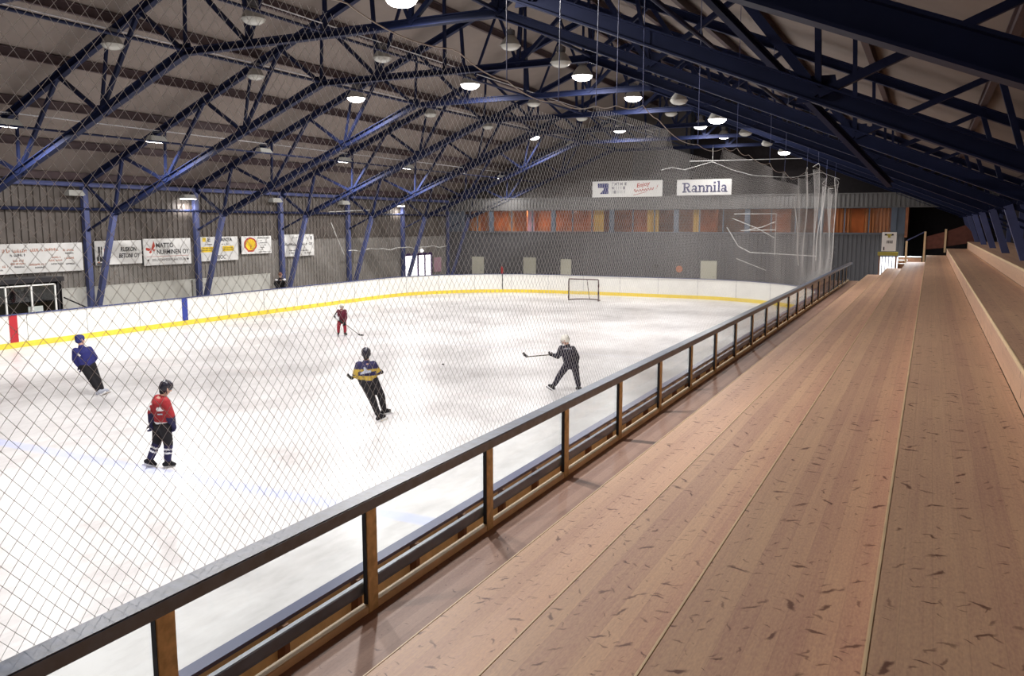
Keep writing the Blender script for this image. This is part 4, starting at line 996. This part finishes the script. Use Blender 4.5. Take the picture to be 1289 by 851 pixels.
# blue
root, J = figure((-18.84, 14.15, 0), 53.1, 'person in blue jacket, blue cap and black trousers leaning into a turn', {
    'head': (-.40, .05, 1.46), 'neck': (-.385, .03, 1.33), 'shL': (-.52, .02, 1.20), 'shR': (-.21, .06, 1.21), 'elL': (-.55, .06, .97), 'haL': (-.46, .05, .79), 'elR': (-.09, .12, .98), 'haR': (-.16, .22, .84),
    'hipL': (-.36, .02, .80), 'hipR': (-.18, .06, .81), 'knL': (-.20, .0, .44), 'anL': (-.07, .0, .14), 'knR': (-.07, .06, .45), 'anR': (.02, .04, .15), 'toeL': (.10, .02, .02), 'toeR': (.17, .08, .03)},
    (.35, 1, 0), 1.0, ('jacket', ['blue_jersey'], None), ('trousers', ['black'], None), 'helmet_blue', headf=(.85, .5, 0), glove='navy', skate='clothgrey')
back_patch(root, J, None, [('clothwhite', 'back_emblem', [(-.12, .05), (-.05, .0), (-.02, .04), (-.09, .1)])], (.35, 1, 0), .165)
# yellow and navy
def j_yel(c, n, J):
    hm = (J['hipL']+J['hipR'])/2
    for s in 'LR':
        if stripe_on_arm(c, J['sh'+s], J['el'+s], .55, .95, .09) and abs(c.x-(J['shL'].x+J['shR'].x)/2) > .15: return 1
        if stripe_on_arm(c, J['el'+s], J['ha'+s], .2, .6, .08) and abs(c.x-hm.x) > .16: return 1
    if hm.z+.02 < c.z < hm.z+.13: return 1
    if hm.z+.21 < c.z < hm.z+.27: return 1
    return 0
root, J = figure((-10.76, 15.05, 0), 35.6, 'person in navy and gold striped jersey with black helmet gliding away', {
    'head': (-.30, 0, 1.53), 'neck': (-.30, 0, 1.39), 'shL': (-.46, 0, 1.29), 'shR': (-.15, .02, 1.29), 'elL': (-.55, .02, 1.06), 'haL': (-.46, .14, .97), 'elR': (-.05, .06, 1.10), 'haR': (-.01, .2, 1.09),
    'hipL': (-.36, 0, .92), 'hipR': (-.16, .02, .94), 'knL': (-.19, .02, .50), 'anL': (-.06, .0, .13), 'knR': (.01, .06, .56), 'anR': (.06, .12, .24), 'toeL': (.10, .03, .05), 'toeR': (.2, .16, .14)},
    (.1, 1, 0), 1.02, ('jersey', ['navy', 'gold'], j_yel), ('trousers', ['black'], None), 'helmet_black', glove='black', hair='black')
back_patch(root, J, None, [('clothgrey', 'back_emblem', [(-.13, -.06), (.11, -.01), (.1, .04), (.03, .03), (-.02, .11), (-.06, .1), (-.05, .03), (-.13, -.02)])], (.1, 1, 0), .165)
stick((-10.76, 15.05, 0), 35.6, 'hockey stick held low by the person in navy and gold', [(-.40, .3, 1.02), (-.60, .05, .985)], [(-.60, .05, .985), (-.66, .0, 1.01), (-.72, -.04, 1.09)])
# black tracksuit, white helmet
root, J = figure((-8.47, 20.01, 0), 22.9, 'person in black tracksuit and white helmet striding with a raised stick', {
    'head': (.07, 0, 1.36), 'neck': (.11, 0, 1.24), 'shL': (-.03, .03, 1.14), 'shR': (.26, -.02, 1.13), 'elL': (-.13, .12, .90), 'haL': (-.26, .16, .93), 'elR': (.38, .05, .90), 'haR': (.38, .12, .72),
    'hipL': (.13, .02, .71), 'hipR': (.31, .0, .70), 'knL': (-.07, .03, .41), 'anL': (-.23, .03, .13), 'knR': (.37, .0, .41), 'anR': (.43, .0, .13), 'toeL': (-.33, .06, .07), 'toeR': (.36, .12, .05)},
    (-.5, .85, 0), .98, ('tracksuit_top', ['tracksuit'], None), ('tracksuit_trousers', ['tracksuit'], None), 'helmet_white', True, headf=(-.95, .25, 0), glove='black')
m = MB(); F = V3((-.15, 1, 0)).normalized(); c = (J['shL']+J['shR'])/2
for q in range(7): m.beam(c-F*.118+V3((-.10+.032*q, 0, -.012)), c-F*.118+V3((-.10+.032*q, 0, .03)), .016, .006, (0, 1, 0))
m.build('back_lettering', 'clothgrey', root, local=True)
stick((-8.47, 20.01, 0), 22.9, 'hockey stick pointing sideways in the hand of the person in black', [(-.08, .22, .955), (-.93, .10, .89)], [(-.93, .10, .89), (-.99, .09, .92), (-1.05, .08, .995)])
# maroon child
def j_mar(c, n, J):
    if stripe_on_arm(c, J['sh'+'L'], J['el'+'L'], .35, 1.3, .085) and c.x < -.17: return 1 if n.x > -.3 else 2
    if stripe_on_arm(c, J['el'+'L'], J['ha'+'L'], -.2, .9, .085) and c.x < -.1: return 1 if n.z > -.2 else 2
    return 0
root, J = figure((-20.66, 26.39, 0), 38.1, 'child in maroon jersey, red trousers and white helmet facing the stand', {
    'head': (0, 0, 1.14), 'neck': (0, 0, 1.04), 'shL': (-.13, .02, .97), 'shR': (.13, -.02, .97), 'elL': (-.25, -.02, .76), 'haL': (-.06, -.2, .58), 'elR': (.16, -.1, .70), 'haR': (.10, -.22, .52),
    'hipL': (-.09, .02, .57), 'hipR': (.08, -.01, .56), 'knL': (-.14, -.02, .33), 'anL': (-.15, .04, .11), 'knR': (.11, -.05, .32), 'anR': (.11, -.02, .11), 'toeL': (-.17, -.08, .04), 'toeR': (.2, -.12, .03)},
    (.15, -1, 0), .82, ('jersey', ['maroon', 'clothwhite', 'black'], j_mar), ('trousers', ['red_pants'], None), 'helmet_white', True, headf=(.1, -1, -.1), glove='black')
stick((-20.66, 26.39, 0), 38.1, 'hockey stick touching the ice in front of the child in maroon', [(-.12, -.22, .68), (.62, -.3, .06)], [(.62, -.3, .06), (.68, -.33, .035), (.82, -.40, .035)], .8)
# person leaning on the boards
def j_per(c, n, J):
    for s in 'LR':
        if stripe_on_arm(c, J['sh'+s], J['el'+s], -.2, .3, .12) and n.z > .15 and abs(c.x) > .12: return 1
    return 0
az = math.degrees(math.atan2(32.8, 29.6)); az = 42.0
root, J = figure((-29.6, 32.9, .0), az, 'person in black jacket with white shoulder patches leaning on the boards by the strut', {
    'head': (.0, -.1, 1.80), 'neck': (0, -.06, 1.66), 'shL': (-.19, -.03, 1.54), 'shR': (.19, -.03, 1.54), 'elL': (-.27, -.12, 1.36), 'haL': (-.22, -.30, 1.27), 'elR': (.27, -.12, 1.36), 'haR': (.22, -.30, 1.27),
    'hipL': (-.1, .1, 1.0), 'hipR': (.1, .1, 1.0), 'knL': (-.1, .1, .55), 'anL': (-.1, .12, .1), 'knR': (.1, .1, .55), 'anR': (.1, .12, .1), 'toeL': (-.12, -.02, .05), 'toeR': (.12, -.02, .05)},
    (0, -1, 0), 1.0, ('jacket', ['black', 'clothwhite'], j_per), ('trousers', ['black'], None), None, headf=(.1, -1, -.1), glove='black', hair='hair', group='people at the rink', onskates=False)

# ------------------------------------------------------------------ world, camera, view
bpy.data.scenes.remove(TMP)
wd = bpy.data.worlds.new('hall_air'); SC.world = wd; wd.use_nodes = True
wd.node_tree.nodes['Background'].inputs[0].default_value = (.02, .02, .025, 1); wd.node_tree.nodes['Background'].inputs[1].default_value = .3
cam = bpy.data.cameras.new('camera'); co = bpy.data.objects.new('camera', cam); COL.objects.link(co); SC.camera = co
co.location = (0, 0, ZC)
# pinhole solved from the vanishing point of the tiers: focal 1050 px at 1289 px width
W_, H_, f_, vx, vy = 1289, 851, 1050.0, 1172.0, 282.0
d = Vector((vx-W_/2, -(vy-H_/2), -f_)).normalized(); n = Vector((1, 0, 0)); u = d.cross(n)*-1
u = n.cross(d); u = u if u.y > 0 else -u; u.normalize(); x = d.cross(u).normalized()
co.rotation_euler = Matrix((x, d, u)).to_euler()
cam.sensor_width = 36; cam.lens = f_*36/W_; cam.clip_start = .05; cam.clip_end = 300
SC.view_settings.view_transform = 'Standard'; SC.view_settings.look = 'None'; SC.view_settings.gamma = 1; SC.view_settings.use_curve_mapping = False
SC.view_settings.exposure = 0.0
SC.cycles.use_denoising = True
SC.cycles.max_bounces = 8; SC.cycles.diffuse_bounces = 5; SC.cycles.glossy_bounces = 3; SC.cycles.transparent_max_bounces = 12; SC.cycles.sample_clamp_indirect = 4
